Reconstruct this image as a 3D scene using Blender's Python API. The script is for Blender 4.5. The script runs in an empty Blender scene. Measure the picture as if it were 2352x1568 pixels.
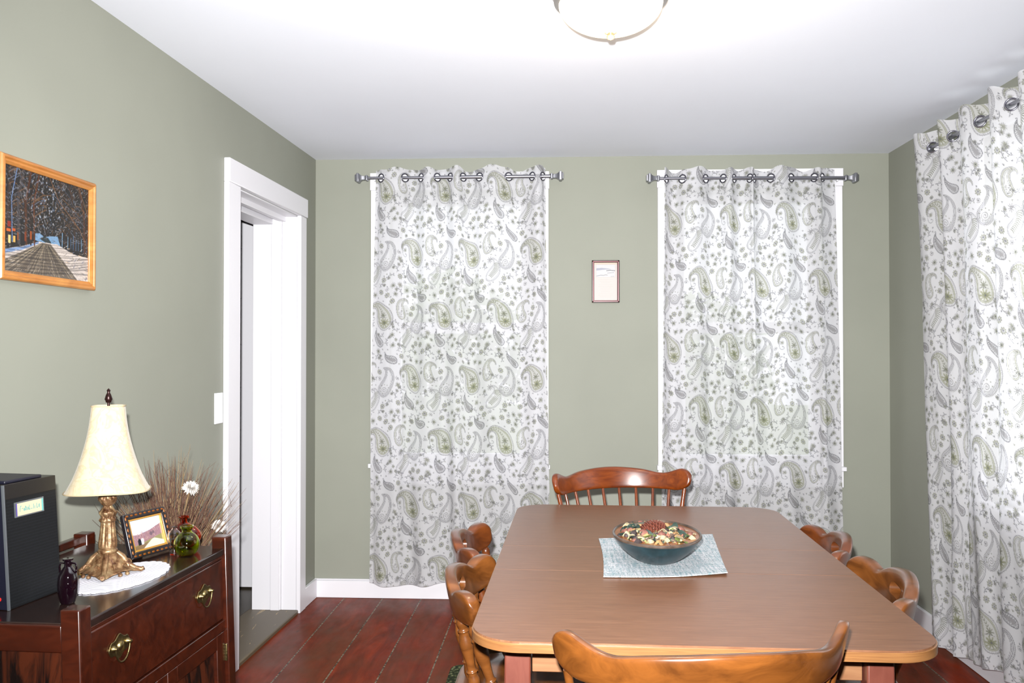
import bpy, bmesh, math, random
import numpy as np
from mathutils import Vector, Matrix

random.seed(7); rng = np.random.default_rng(11)
PI = math.pi
scene = bpy.context.scene
COL = scene.collection

# ------------------------------------------------------------------ camera
F = 1980.0; CZ = 1.32
cam = bpy.data.cameras.new('camera'); cam.sensor_width = 36.0; cam.lens = F / 2352.0 * 36.0
cam.clip_start = 0.05; cam.clip_end = 200
camo = bpy.data.objects.new('camera', cam); COL.objects.link(camo)
YAW = math.atan(102 / F); PIT = math.atan(24 / F)
camo.location = (0, 0, CZ); camo.rotation_euler = (PI / 2 + PIT, 0, YAW)
scene.camera = camo

# ------------------------------------------------------------------ world, lights, exposure
W = bpy.data.worlds.new('world'); scene.world = W; W.use_nodes = True
bg = W.node_tree.nodes['Background']; bg.inputs[0].default_value = (0.93, 0.97, 1.0, 1); bg.inputs[1].default_value = 1.25
scene.view_settings.view_transform = 'Standard'; scene.view_settings.look = 'None'
scene.view_settings.gamma = 1.0; scene.view_settings.use_curve_mapping = False
scene.view_settings.exposure = 0.0

def light(name, kind, loc, power, color=(1, 1, 1), rot=(0, 0, 0), **kw):
    l = bpy.data.lights.new(name, kind); l.energy = power; l.color = color
    for k, v in kw.items(): setattr(l, k, v)
    o = bpy.data.objects.new(name, l); o.location = loc; o.rotation_euler = rot; COL.objects.link(o); return o
# the flash on top of the camera
light('camera_flash', 'SPOT', (-0.03, 0.0, CZ + 0.10), 1170, (1.0, 0.995, 0.985), (PI / 2 + 0.03, 0, YAW - 0.03),
      shadow_soft_size=0.018, spot_size=math.radians(98), spot_blend=1.0)
# daylight falling in through the three windows
light('daylight_back_window', 'AREA', (-0.52, 4.95, 1.45), 5, (0.95, 0.98, 1.0), (-PI / 2, 0, 0), shape='RECTANGLE', size=0.8, size_y=1.4)
light('daylight_second_window', 'AREA', (1.02, 4.95, 1.45), 5, (0.95, 0.98, 1.0), (-PI / 2, 0, 0), shape='RECTANGLE', size=0.8, size_y=1.4)
light('daylight_side_window', 'AREA', (2.15, 3.0, 1.45), 26, (0.95, 0.98, 1.0), (0, PI / 2, 0), shape='RECTANGLE', size=1.5, size_y=1.1)

# ------------------------------------------------------------------ materials
def srgb(h):
    h = h.lstrip('#'); c = [int(h[i:i + 2], 16) / 255 for i in (0, 2, 4)]
    return tuple((v / 12.92 if v <= 0.04045 else ((v + 0.055) / 1.055) ** 2.4) for v in c) + (1.0,)
def lin3(h): return np.array(srgb(h)[:3])

def mat(name, color=None, rough=0.5, metal=0.0, spec=0.5, **kw):
    m = bpy.data.materials.new(name); m.use_nodes = True
    b = m.node_tree.nodes['Principled BSDF']
    if color is not None: b.inputs['Base Color'].default_value = color if len(color) == 4 else tuple(color) + (1,)
    b.inputs['Roughness'].default_value = rough; b.inputs['Metallic'].default_value = metal
    b.inputs['Specular IOR Level'].default_value = spec
    for k, v in kw.items(): b.inputs[k.replace('_', ' ')].default_value = v
    return m
def N(m, t, **kw):
    n = m.node_tree.nodes.new(t)
    for k, v in kw.items():
        if k in n.inputs.keys(): n.inputs[k].default_value = v
        else: setattr(n, k, v)
    return n
def L(m, a, b): m.node_tree.links.new(a, b)
def bsdf(m): return m.node_tree.nodes['Principled BSDF']
def coords(m, scale=(1, 1, 1), kind='Object', rot=(0, 0, 0)):
    tc = N(m, 'ShaderNodeTexCoord'); mp = N(m, 'ShaderNodeMapping'); mp.inputs['Scale'].default_value = scale
    mp.inputs['Rotation'].default_value = rot
    L(m, tc.outputs[kind], mp.inputs['Vector']); return mp.outputs['Vector']
def ramp(m, fac, stops):
    r = N(m, 'ShaderNodeValToRGB'); e = r.color_ramp.elements
    while len(e) < len(stops): e.new(0.5)
    for i, (p, c) in enumerate(stops): e[i].position = p; e[i].color = c
    L(m, fac, r.inputs[0]); return r.outputs[0]
def noise(m, vec, scale, detail=4, rough=0.55, dist=0.0):
    n = N(m, 'ShaderNodeTexNoise'); n.inputs['Scale'].default_value = scale; n.inputs['Detail'].default_value = detail
    n.inputs['Roughness'].default_value = rough; n.inputs['Distortion'].default_value = dist
    L(m, vec, n.inputs['Vector']); return n.outputs['Fac']
def bump(m, h, strength=0.2, dist=0.002):
    b = N(m, 'ShaderNodeBump'); b.inputs['Strength'].default_value = strength; b.inputs['Distance'].default_value = dist
    L(m, h, b.inputs['Height']); L(m, b.outputs[0], bsdf(m).inputs['Normal'])
def mixc(m, fac, a, b, mode='MIX'):
    x = N(m, 'ShaderNodeMix', data_type='RGBA', blend_type=mode)
    for s, i in ((fac, 0), (a, 6), (b, 7)):
        if hasattr(s, 'is_output'): L(m, s, x.inputs[i])
        else: x.inputs[i].default_value = s
    return x.outputs[2]

def wood(name, dark, light_, scale=(1, 12, 12), rough=0.35, coat=0.0, nscale=6, dist=1.2, extra=None, lo=0.3, hi=0.7):
    m = mat(name, rough=rough); v = coords(m, scale)
    n = noise(m, v, nscale, 6, 0.6, dist)
    c = ramp(m, n, [(lo, srgb(dark)), (hi, srgb(light_))])
    v2 = coords(m, (1, 1, 1)); n2 = noise(m, v2, 4, 3)
    c = mixc(m, 0.35, c, ramp(m, n2, [(0.3, (0.55, 0.5, 0.5, 1)), (0.65, (1.15, 1.1, 1.1, 1))]), 'MULTIPLY')
    L(m, c, bsdf(m).inputs['Base Color'])
    bsdf(m).inputs['Coat Weight'].default_value = coat; bsdf(m).inputs['Coat Roughness'].default_value = 0.12
    bump(m, n, 0.06, 0.001); return m

M = {}
def wallpaint(name, base, amt=0.05):
    m = mat(name, rough=0.6, spec=0.3); v = coords(m)
    n = noise(m, v, 1.3, 3); b = srgb(base)
    c = ramp(m, n, [(0.3, tuple(x * (1 - amt) for x in b[:3]) + (1,)), (0.7, tuple(x * (1 + amt) for x in b[:3]) + (1,))])
    L(m, c, bsdf(m).inputs['Base Color']); bump(m, noise(m, v, 160, 3), 0.12, 0.001); return m
M['wall'] = wallpaint('sage_wall_paint', '#898b80')
M['ceil'] = wallpaint('ceiling_paint', '#e8ebf5', 0.02)
M['white'] = mat('white_trim_paint', srgb('#dedde2'), 0.35)
_v = coords(M['white']); bump(M['white'], noise(M['white'], _v, 14, 4), 0.12, 0.002)
M['plastic'] = mat('white_plastic', srgb('#e9e9ee'), 0.3)
M['dark'] = mat('dark_hall_surface', srgb('#2a2624'), 0.8)  # flat near-black colour for the hall walls, ceiling and door lines

# wide painted pine floor boards
m = M['floor'] = mat('red_brown_floorboards', rough=0.3)
tc = N(m, 'ShaderNodeTexCoord'); sx = N(m, 'ShaderNodeSeparateXYZ'); L(m, tc.outputs['Object'], sx.inputs[0])
def mth(m, op, a, b=None, clamp=False):
    x = N(m, 'ShaderNodeMath', operation=op); x.use_clamp = clamp
    for i, s in enumerate((a, b)):
        if s is None: continue
        if hasattr(s, 'is_output'): L(m, s, x.inputs[i])
        else: x.inputs[i].default_value = s
    return x.outputs[0]
BW = 0.2075
off = mth(m, 'ADD', sx.outputs['X'], 1.138 + BW * 6)
q = mth(m, 'DIVIDE', off, BW); fr = mth(m, 'FRACT', q); idx = mth(m, 'FLOOR', q)
nv = coords(m, (9, 1.1, 1)); wob = noise(m, nv, 1.5, 2)
d1 = mth(m, 'ABSOLUTE', mth(m, 'SUBTRACT', fr, 0.5)); seam = mth(m, 'GREATER_THAN', d1, 0.486)
cb = N(m, 'ShaderNodeCombineXYZ'); L(m, mth(m, 'MULTIPLY', idx, 3.7), cb.inputs['Z'])
va = N(m, 'ShaderNodeVectorMath', operation='ADD'); L(m, coords(m, (5, 0.9, 1)), va.inputs[0]); L(m, cb.outputs[0], va.inputs[1])
g = noise(m, va.outputs[0], 3.2, 7, 0.62, 0.8)
c = ramp(m, g, [(0.25, srgb('#421202')), (0.5, srgb('#6c2106')), (0.75, srgb('#8a300e'))])
vb = N(m, 'ShaderNodeVectorMath', operation='ADD'); L(m, coords(m, (2.2, 1.4, 1)), vb.inputs[0]); L(m, cb.outputs[0], vb.inputs[1])
c = mixc(m, ramp(m, noise(m, vb.outputs[0], 2.0, 5, 0.6), [(0.4, (0, 0, 0, 1)), (0.75, (1, 1, 1, 1))]), c, srgb('#5a3018'))
kn = noise(m, coords(m, (9, 5, 1)), 1.6, 2, 0.5)
c = mixc(m, ramp(m, kn, [(0.70, (0, 0, 0, 1)), (0.76, (0.85, 0.85, 0.85, 1))]), c, srgb('#2c120a'))
sg = noise(m, coords(m, (3, 26, 1)), 3, 3)
sc = ramp(m, sg, [(0.4, srgb('#2a241c')), (0.6, srgb('#857a66'))])
c = mixc(m, seam, c, sc); L(m, c, bsdf(m).inputs['Base Color'])
bsdf(m).inputs['Coat Weight'].default_value = 0.03; bsdf(m).inputs['Coat Roughness'].default_value = 0.1; bsdf(m).inputs['Specular IOR Level'].default_value = 0.06
rg = ramp(m, noise(m, coords(m, (6, 3, 1)), 3, 4), [(0.3, (0.28, 0.28, 0.28, 1)), (0.7, (0.42, 0.42, 0.42, 1))]); L(m, rg, bsdf(m).inputs['Roughness'])
bump(m, mth(m, 'SUBTRACT', g, mth(m, 'MULTIPLY', seam, 2)), 0.12, 0.002)

# worn grey-brown painted boards of the doorway
m = M['sill'] = mat('grey_brown_painted_wood', rough=0.45)
v = coords(m, (14, 2, 1)); n = noise(m, v, 2.2, 5, 0.7)
edge = mth(m, 'MULTIPLY', n, 1)
L(m, mixc(m, ramp(m, edge, [(0.62, (0, 0, 0, 1)), (0.65, (1, 1, 1, 1))]), srgb('#5d5240'), srgb('#b39a6c')), bsdf(m).inputs['Base Color'])
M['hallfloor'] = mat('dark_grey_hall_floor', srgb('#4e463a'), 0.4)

M['formica'] = None
m = M['formica'] = mat('wood_grain_laminate', rough=0.33)
n1 = noise(m, coords(m, (2.2, 42, 1)), 3.0, 6, 0.6, 0.6); n2 = noise(m, coords(m, (7, 160, 1)), 3.0, 3, 0.6)
c = ramp(m, n1, [(0.25, srgb('#563725')), (0.5, srgb('#694530')), (0.75, srgb('#77523b'))])
c = mixc(m, 0.35, c, ramp(m, n2, [(0.3, srgb('#4a2e1d')), (0.7, srgb('#846047'))]))
L(m, c, bsdf(m).inputs['Base Color'])
M['maple'] = wood('honey_maple', '#a4611f', '#d69340', (1.5, 14, 14), 0.3, 0.3, 3)
M['edge'] = wood('pale_maple_edge_banding', '#6b4628', '#845d36', (2, 2, 60), 0.35, 0.1, 3)
M['tleg'] = wood('reddish_table_leg', '#54281f', '#683a2e', (10, 10, 1.2), 0.35, 0.2, 3)
M['apron'] = wood('light_brown_apron', '#6d4830', '#836043', (1.2, 8, 10), 0.35, 0.1, 3)
M['comb'] = wood('chestnut_varnished_wood', '#4c1c05', '#74360c', (2.2, 9, 9), 0.3, 0.3, 3.5)
M['honey'] = wood('honey_varnished_wood', '#42230a', '#653a15', (2.6, 5, 7), 0.28, 0.45, 3.2)
M['mate'] = wood('worn_brown_varnished_wood', '#44240c', '#70421c', (3, 3, 6), 0.28, 0.45, 3.2)
M['mate2'] = wood('worn_red_brown_varnished_wood', '#42200e', '#6c3816', (3, 3, 6), 0.28, 0.45, 3.2)
M['cab'] = wood('dark_mahogany_stain', '#1e0905', '#451a0b', (2, 9, 9), 0.25, 0.4, 3, lo=0.25, hi=0.8)
M['cabtop'] = wood('worn_dark_top', '#150d0b', '#281a16', (9, 2, 9), 0.2, 0.3, 3)
M['cabend'] = wood('dark_figured_panel', '#0e0504', '#421b0b', (3, 3, 0.8), 0.35, 0.2, 5, 2.5, lo=0.42, hi=0.58)
M['brass'] = mat('aged_brass', srgb('#7a6c48'), 0.38, 1.0); bump(M['brass'], noise(M['brass'], coords(M['brass']), 160, 3), 0.5, 0.002)
M['steel'] = mat('brushed_nickel', srgb('#9a9aa2'), 0.28, 1.0)
M['nickel'] = mat('pewter_finial', srgb('#8f9096'), 0.35, 0.9)
M['ring'] = mat('dark_nickel_grommet', srgb('#7d7c86'), 0.25, 1.0)
M['pine'] = wood('golden_pine_frame', '#9a5e26', '#bd8443', (1.5, 1.5, 6), 0.35, 0.1, 4)
M['redframe'] = mat('dark_cherry_frame', srgb('#2c0808'), 0.35, 0.0, 0.6, Coat_Weight=0.15)
M['glassclear'] = mat('clear_glass', (1, 1, 1, 1), 0.02, 0, 0.5, Transmission_Weight=1.0)
M['green'] = mat('olive_green_glass', srgb('#c6d83c'), 0.03, 0, 0.5, Transmission_Weight=1.0)
M['amber'] = mat('amber_red_glass', srgb('#e8743c'), 0.03, 0, 0.5, Transmission_Weight=1.0)
M['purple'] = mat('dark_purple_glass', srgb('#0c0308'), 0.05, 0, 0.7, Coat_Weight=0.8)
m = M['bronze'] = mat('antique_gold_bronze', rough=0.42, metal=0.5)
n = noise(m, coords(m), 55, 5, 0.65)
L(m, ramp(m, n, [(0.35, srgb('#40220f')), (0.5, srgb('#76583c')), (0.68, srgb('#9a8462'))]), bsdf(m).inputs['Base Color']); bump(m, n, 0.5, 0.004)
M['finial'] = mat('dark_bronze', srgb('#2c1816'), 0.3, 0.7)
m = M['shade'] = mat('cream_brocade', rough=0.7, spec=0.25, Sheen_Weight=0.2)
n = noise(m, coords(m), 22, 3, 0.5, 2.5)
L(m, ramp(m, n, [(0.44, srgb('#9f937b')), (0.5, srgb('#978b6d')), (0.56, srgb('#a2977f'))]), bsdf(m).inputs['Base Color'])
M['piping'] = mat('beige_piping', srgb('#9d8e70'), 0.7)
m = M['doily'] = mat('white_crochet', srgb('#cfcfd8'), 0.85)
wv = N(m, 'ShaderNodeTexWave', wave_type='RINGS', rings_direction='SPHERICAL'); wv.inputs['Scale'].default_value = 40; L(m, coords(m, (1, 1.0, 1)), wv.inputs['Vector']); bump(m, wv.outputs['Fac'], 0.35, 0.002)
m = M['box'] = mat('black_textured_board', rough=0.55, spec=0.25)
vo = N(m, 'ShaderNodeTexBrick', offset=0.5); vo.inputs['Scale'].default_value = 130; vo.inputs['Color1'].default_value = srgb('#050608'); vo.inputs['Color2'].default_value = srgb('#07080a'); vo.inputs['Mortar'].default_value = srgb('#101317'); vo.inputs['Mortar Size'].default_value = 0.07
_sx = N(m, 'ShaderNodeSeparateXYZ'); L(m, coords(m, (1, 1, .6)), _sx.inputs[0]); _cb = N(m, 'ShaderNodeCombineXYZ'); L(m, _sx.outputs['Y'], _cb.inputs['X']); L(m, _sx.outputs['Z'], _cb.inputs['Y']); L(m, _cb.outputs[0], vo.inputs['Vector']); vo.inputs['Row Height'].default_value = .5; vo.inputs['Brick Width'].default_value = .5; L(m, vo.outputs['Color'], bsdf(m).inputs['Base Color']); bump(m, vo.outputs['Fac'], 0.6, 0.002)
M['navy'] = mat('navy_board', srgb('#06071a'), 0.5)
M['blackstrip'] = mat('black_brown_strip', srgb('#120f0e'), 0.35)
M['silver'] = mat('silver_trim', srgb('#8c9299'), 0.3, 0.8)
m = M['bowlout'] = mat('teal_painted_wood', rough=0.3, spec=0.35)
v = coords(m); n = noise(m, v, 30, 4)
L(m, ramp(m, n, [(0.35, srgb('#0b1b1f')), (0.6, srgb('#0f262c')), (0.8, srgb('#1b343b'))]), bsdf(m).inputs['Base Color'])
M['bowlin'] = wood('orange_brown_bowl_inside', '#6a3813', '#8d5420', (2, 8, 2), 0.35, 0.2, 3)
M['bowlrim'] = wood('dark_bowl_rim', '#2c211a', '#54453a', (2, 2, 2), 0.3, 0.2, 8)
m = M['mat'] = mat('blue_grey_woven_cloth', rough=0.85, spec=0.2)
a1 = noise(m, coords(m, (170, 12, 1)), 1.0, 3, 0.7); a2 = noise(m, coords(m, (12, 170, 1)), 1.0, 3, 0.7); a3 = noise(m, coords(m), 260, 2, 0.6)
c = mixc(m, 0.5, ramp(m, a1, [(0.33, srgb('#4d7f88')), (0.48, srgb('#9aa3a6')), (0.62, srgb('#c4c4c8'))]), ramp(m, a2, [(0.33, srgb('#3f7e8c')), (0.46, srgb('#96a2a6')), (0.6, srgb('#c2bfc6'))]))
c = mixc(m, ramp(m, a3, [(0.36, (0.8, 0.8, 0.8, 1)), (0.44, (0, 0, 0, 1))]), c, srgb('#3a4a52'))
L(m, c, bsdf(m).inputs['Base Color']); bump(m, a3, 0.5, 0.002)
m = M['rug'] = mat('green_braided_rug', rough=0.95, spec=0.1)
vr = N(m, 'ShaderNodeTexVoronoi'); vr.inputs['Scale'].default_value = 75; L(m, coords(m, (1, 0.7, 1)), vr.inputs['Vector'])
L(m, ramp(m, vr.outputs['Distance'], [(0.1, srgb('#77795a')), (0.35, srgb('#4b5037')), (0.6, srgb('#262b1e'))]), bsdf(m).inputs['Base Color']); bump(m, vr.outputs['Distance'], -1.0, 0.006)
M['twig'] = mat('dry_brown_twig', srgb('#54382a'), 0.8)
M['straw'] = mat('dry_straw_stalk', srgb('#7d6748'), 0.8)
M['petal'] = mat('white_straw_flower', srgb('#c9c5bf'), 0.8)
M['stoneware'] = mat('brown_stoneware', srgb('#5a4636'), 0.5)
def flat(name, h, r=0.7): return mat(name, srgb(h), r)
M['cone'] = flat('pine_cone_brown', '#5a2e22', 0.5); M['chip'] = flat('cream_wood_shaving', '#93866a'); M['tan'] = flat('tan_shaving', '#94734b')
M['grn'] = flat('dark_green_leaf', '#1c2e26'); M['lime'] = flat('moss_green_leaf', '#4f5a28'); M['dkb'] = flat('black_brown_pod', '#2a2020')
M['rosy'] = flat('dusty_red_petal', '#6c443a'); M['bark'] = flat('grey_bark', '#48463d')
M['leaf'] = mat('tree_leaf', srgb('#7fa03a'), 0.6, 0, 0.3); M['grass'] = mat('lawn', srgb('#7f9a4a'), 0.9)
M['trunk'] = mat('tree_bark', srgb('#5a4a3c'), 0.9)
# painted surfaces: their pattern is a colour attribute on a fine mesh
def paintmat(name, rough=0.3, spec=0.5):
    m = mat(name, rough=rough, spec=spec); a = N(m, 'ShaderNodeVertexColor', layer_name='Col'); L(m, a.outputs[0], bsdf(m).inputs['Base Color']); return m
M['print'] = paintmat('printed_paper', 0.22, 0.5); M['paper'] = paintmat('matt_printed_paper', 0.5, 0.3)
# sheer printed voile
m = M['voile'] = bpy.data.materials.new('sheer_printed_voile'); m.use_nodes = True; nt = m.node_tree; nt.nodes.clear()
out = N(m, 'ShaderNodeOutputMaterial'); a = N(m, 'ShaderNodeVertexColor', layer_name='Col')
df = N(m, 'ShaderNodeBsdfDiffuse'); tl = N(m, 'ShaderNodeBsdfTranslucent'); tp = N(m, 'ShaderNodeBsdfTransparent')
mx = N(m, 'ShaderNodeMixShader'); mx.inputs[0].default_value = 0.25; m2 = N(m, 'ShaderNodeMixShader'); m2.inputs[0].default_value = 0.30
L(m, a.outputs[0], df.inputs[0]); L(m, a.outputs[0], tl.inputs[0]); L(m, a.outputs[0], tp.inputs[0])
L(m, df.outputs[0], mx.inputs[1]); L(m, tl.outputs[0], mx.inputs[2]); L(m, mx.outputs[0], m2.inputs[1]); L(m, tp.outputs[0], m2.inputs[2]); L(m, m2.outputs[0], out.inputs[0])
nz = noise(m, coords(m, (1, 1, 1)), 900, 2); bp = N(m, 'ShaderNodeBump'); bp.inputs['Strength'].default_value = 0.15; bp.inputs['Distance'].default_value = 0.001
L(m, nz, bp.inputs['Height']); L(m, bp.outputs[0], df.inputs['Normal'])
# glowing glass of the ceiling lamp
m = M['glow'] = mat('lit_frosted_glass', srgb('#fff2d8'), 0.4); bsdf(m).inputs['Emission Color'].default_value = (1.0, 0.86, 0.62, 1); bsdf(m).inputs['Emission Strength'].default_value = 1.6

# ------------------------------------------------------------------ mesh helpers
def tag(o, label=None, cat=None, group=None, kind=None):
    if label: o['label'] = label
    if cat: o['category'] = cat
    if group: o['group'] = group
    if kind: o['kind'] = kind
    return o
def empty(name, loc=(0, 0, 0), rz=0, label=None, cat=None, group=None, rot=None):
    o = bpy.data.objects.new(name, None); COL.objects.link(o); o.location = loc
    o.rotation_euler = rot if rot else (0, 0, rz); o.empty_display_size = 0.05
    return tag(o, label, cat, group)
class MB:
    def __init__(s): s.v = []; s.f = []
    def add(s, v, f, T=None):
        n = len(s.v)
        if T is not None: v = [tuple(T @ Vector(p)) for p in v]
        s.v += [tuple(p) for p in v]; s.f += [tuple(i + n for i in q) for q in f]; return s
    def box(s, x0, y0, z0, x1, y1, z1, T=None):
        v = [(x0, y0, z0), (x1, y0, z0), (x1, y1, z0), (x0, y1, z0), (x0, y0, z1), (x1, y0, z1), (x1, y1, z1), (x0, y1, z1)]
        return s.add(v, [(0, 3, 2, 1), (4, 5, 6, 7), (0, 1, 5, 4), (1, 2, 6, 5), (2, 3, 7, 6), (3, 0, 4, 7)], T)
    def lathe(s, prof, n=32, T=None, mod=None):
        v = []; f = []
        for (r, z) in prof:
            for i in range(n):
                th = 2 * PI * i / n; rr = r * (mod(th, z) if mod else 1); v.append((rr * math.cos(th), rr * math.sin(th), z))
        m_ = len(prof)
        for j in range(m_ - 1):
            for i in range(n): f.append((j * n + i, j * n + (i + 1) % n, (j + 1) * n + (i + 1) % n, (j + 1) * n + i))
        if prof[0][0] > 1e-4: f.append(tuple(range(n - 1, -1, -1)))
        if prof[-1][0] > 1e-4: f.append(tuple((m_ - 1) * n + i for i in range(n)))
        return s.add(v, f, T)
    def tube(s, pts, rad, n=10, cap=True, closed=False):
        pts = [Vector(p) for p in pts]; k = len(pts)
        if not hasattr(rad, '__len__'): rad = [rad] * k
        v = []; f = []; prev = None
        for i, p in enumerate(pts):
            if closed: t = (pts[(i + 1) % k] - pts[i - 1]).normalized()
            else: t = (pts[min(i + 1, k - 1)] - pts[max(i - 1, 0)]).normalized()
            if prev is None:
                u = t.cross(Vector((0, 0, 1)));
                if u.length < 1e-3: u = t.cross(Vector((1, 0, 0)))
            else: u = prev - t * prev.dot(t)
            u.normalize(); prev = u; w = t.cross(u)
            for j in range(n):
                a = 2 * PI * j / n; v.append(tuple(p + (u * math.cos(a) + w * math.sin(a)) * rad[i]))
        for i in range(k if closed else k - 1):
            i2 = (i + 1) % k
            for j in range(n): f.append((i * n + j, i * n + (j + 1) % n, i2 * n + (j + 1) % n, i2 * n + j))
        if cap and not closed: f.append(tuple(range(n - 1, -1, -1))); f.append(tuple((k - 1) * n + j for j in range(n)))
        return s.add(v, f)
    def prism(s, poly, z0, z1, T=None):
        n = len(poly); v = [(x, y, z0) for x, y in poly] + [(x, y, z1) for x, y in poly]
        f = [tuple(range(n - 1, -1, -1)), tuple(range(n, 2 * n))] + [(i, (i + 1) % n, n + (i + 1) % n, n + i) for i in range(n)]
        return s.add(v, f, T)
    def loops(s, rings, cap=True, T=None):      # closed rings of equal length
        n = len(rings[0]); v = [p for r in rings for p in r]; f = []
        for j in range(len(rings) - 1):
            for i in range(n): f.append((j * n + i, j * n + (i + 1) % n, (j + 1) * n + (i + 1) % n, (j + 1) * n + i))
        if cap: f.append(tuple(range(n - 1, -1, -1))); f.append(tuple((len(rings) - 1) * n + i for i in range(n)))
        return s.add(v, f, T)
    def build(s, name, m=None, parent=None, smooth=False, bevel=0, seg=2, origin=None):
        me = bpy.data.meshes.new(name)
        vs = s.v
        if origin is not None: vs = [(a - origin[0], b - origin[1], c - origin[2]) for a, b, c in vs]
        me.from_pydata(vs, [], s.f); me.validate(); me.update()
        bm = bmesh.new(); bm.from_mesh(me); bmesh.ops.recalc_face_normals(bm, faces=bm.faces[:]); bm.to_mesh(me); bm.free()
        o = bpy.data.objects.new(name, me); COL.objects.link(o)
        if origin is not None: o.location = origin
        if m: me.materials.append(m)
        if parent: o.parent = parent
        if bevel:
            b = o.modifiers.new('bevel', 'BEVEL'); b.width = bevel; b.segments = seg; b.limit_method = 'ANGLE'; b.angle_limit = math.radians(40); b.harden_normals = False
        if smooth or bevel:
            me.polygons.foreach_set('use_smooth', [True] * len(me.polygons)); 
            me.set_sharp_from_angle(angle=math.radians(50 if smooth else 35))
        return o
def struct(mb, name, m, **kw): return tag(mb.build(name, m, **kw), kind='structure')
def copy_tree(o, parent=None):
    c = o.copy(); COL.objects.link(c); c.parent = parent
    for ch in o.children: copy_tree(ch, c)
    return c
def lerp(a, b, t): return a + (b - a) * t
def smoothprof(pts, k=6):    # catmull-rom through (r, z)
    out = []; P = [pts[0]] + list(pts) + [pts[-1]]
    for i in range(1, len(P) - 2):
        for j in range(k):
            t = j / k; r = []
            for c in range(len(pts[0])):
                p0, p1, p2, p3 = P[i - 1][c], P[i][c], P[i + 1][c], P[i + 2][c]
                r.append(0.5 * (2 * p1 + (p2 - p0) * t + (2 * p0 - 5 * p1 + 4 * p2 - p3) * t * t + (3 * p1 - p0 - 3 * p2 + p3) * t ** 3))
            out.append(tuple(r))
    out.append(tuple(pts[-1])); return out

# ------------------------------------------------------------------ a small drawing board for prints (units: millimetres or any)
class Canvas:
    def __init__(s, w, h, px=1.0, bgc=(1, 1, 1), wrap=False):
        s.w = w; s.h = h; s.px = px; s.fat = 1.2 if wrap else 1.0; s.nx = int(round(w / px)); s.ny = int(round(h / px)); s.wrap = wrap
        s.a = np.ones((s.ny, s.nx, 3)) * np.array(bgc)
    def _box(s, x0, x1, y0, y1):
        i0, i1 = int(math.floor(x0 / s.px)), int(math.ceil(x1 / s.px)); j0, j1 = int(math.floor(y0 / s.px)), int(math.ceil(y1 / s.px))
        if not s.wrap: i0, i1 = max(i0, 0), min(i1, s.nx - 1); j0, j1 = max(j0, 0), min(j1, s.ny - 1)
        if i1 < i0 or j1 < j0: return None
        I = np.arange(i0, i1 + 1); J = np.arange(j0, j1 + 1)
        X, Y = np.meshgrid((I + 0.5) * s.px, (J + 0.5) * s.px); return I % s.nx, J % s.ny, X, Y
    def _blend(s, I, J, al, col):
        ix = np.ix_(J, I); s.a[ix] = s.a[ix] * (1 - al[..., None]) + np.array(col) * al[..., None]
    def stroke(s, pts, w, col, al=1.0):
        w = w * s.fat
        P = np.asarray(pts, float)
        b = s._box(P[:, 0].min() - w, P[:, 0].max() + w, P[:, 1].min() - w, P[:, 1].max() + w)
        if b is None: return
        I, J, X, Y = b; D = np.full(X.shape, 1e9)
        for k in range(len(P) - 1):
            a, c = P[k], P[k + 1]; d = c - a; l2 = max(d @ d, 1e-9)
            t = np.clip(((X - a[0]) * d[0] + (Y - a[1]) * d[1]) / l2, 0, 1)
            D = np.minimum(D, np.hypot(X - a[0] - t * d[0], Y - a[1] - t * d[1]))
        s._blend(I, J, np.clip((w / 2 - D) / s.px + 0.5, 0, 1) * al, col)
    def fill(s, pts, col, al=1.0):
        P = np.asarray(pts, float); b = s._box(P[:, 0].min(), P[:, 0].max(), P[:, 1].min(), P[:, 1].max())
        if b is None: return
        I, J, X, Y = b; ins = np.zeros(X.shape, bool); n = len(P)
        for k in range(n):
            x1, y1 = P[k]; x2, y2 = P[(k + 1) % n]
            if y1 == y2: continue
            c = (Y < max(y1, y2)) & (Y >= min(y1, y2)) & (X < (x2 - x1) * (Y - y1) / (y2 - y1) + x1); ins ^= c
        s._blend(I, J, ins * al, col)
    def disc(s, x, y, r, col, al=1.0):
        b = s._box(x - r - s.px, x + r + s.px, y - r - s.px, y + r + s.px)
        if b is None: return
        I, J, X, Y = b; s._blend(I, J, np.clip((r - np.hypot(X - x, Y - y)) / s.px + 0.5, 0, 1) * al, col)
    def sample(s, U, V):
        x = U / s.px - 0.5; y = V / s.px - 0.5; i = np.floor(x).astype(int); j = np.floor(y).astype(int); fx = (x - i)[..., None]; fy = (y - j)[..., None]
        if s.wrap: g = lambda jj, ii: s.a[jj % s.ny, ii % s.nx]
        else: g = lambda jj, ii: s.a[np.clip(jj, 0, s.ny - 1), np.clip(ii, 0, s.nx - 1)]
        return (g(j, i) * (1 - fx) + g(j, i + 1) * fx) * (1 - fy) + (g(j + 1, i) * (1 - fx) + g(j + 1, i + 1) * fx) * fy

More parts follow.
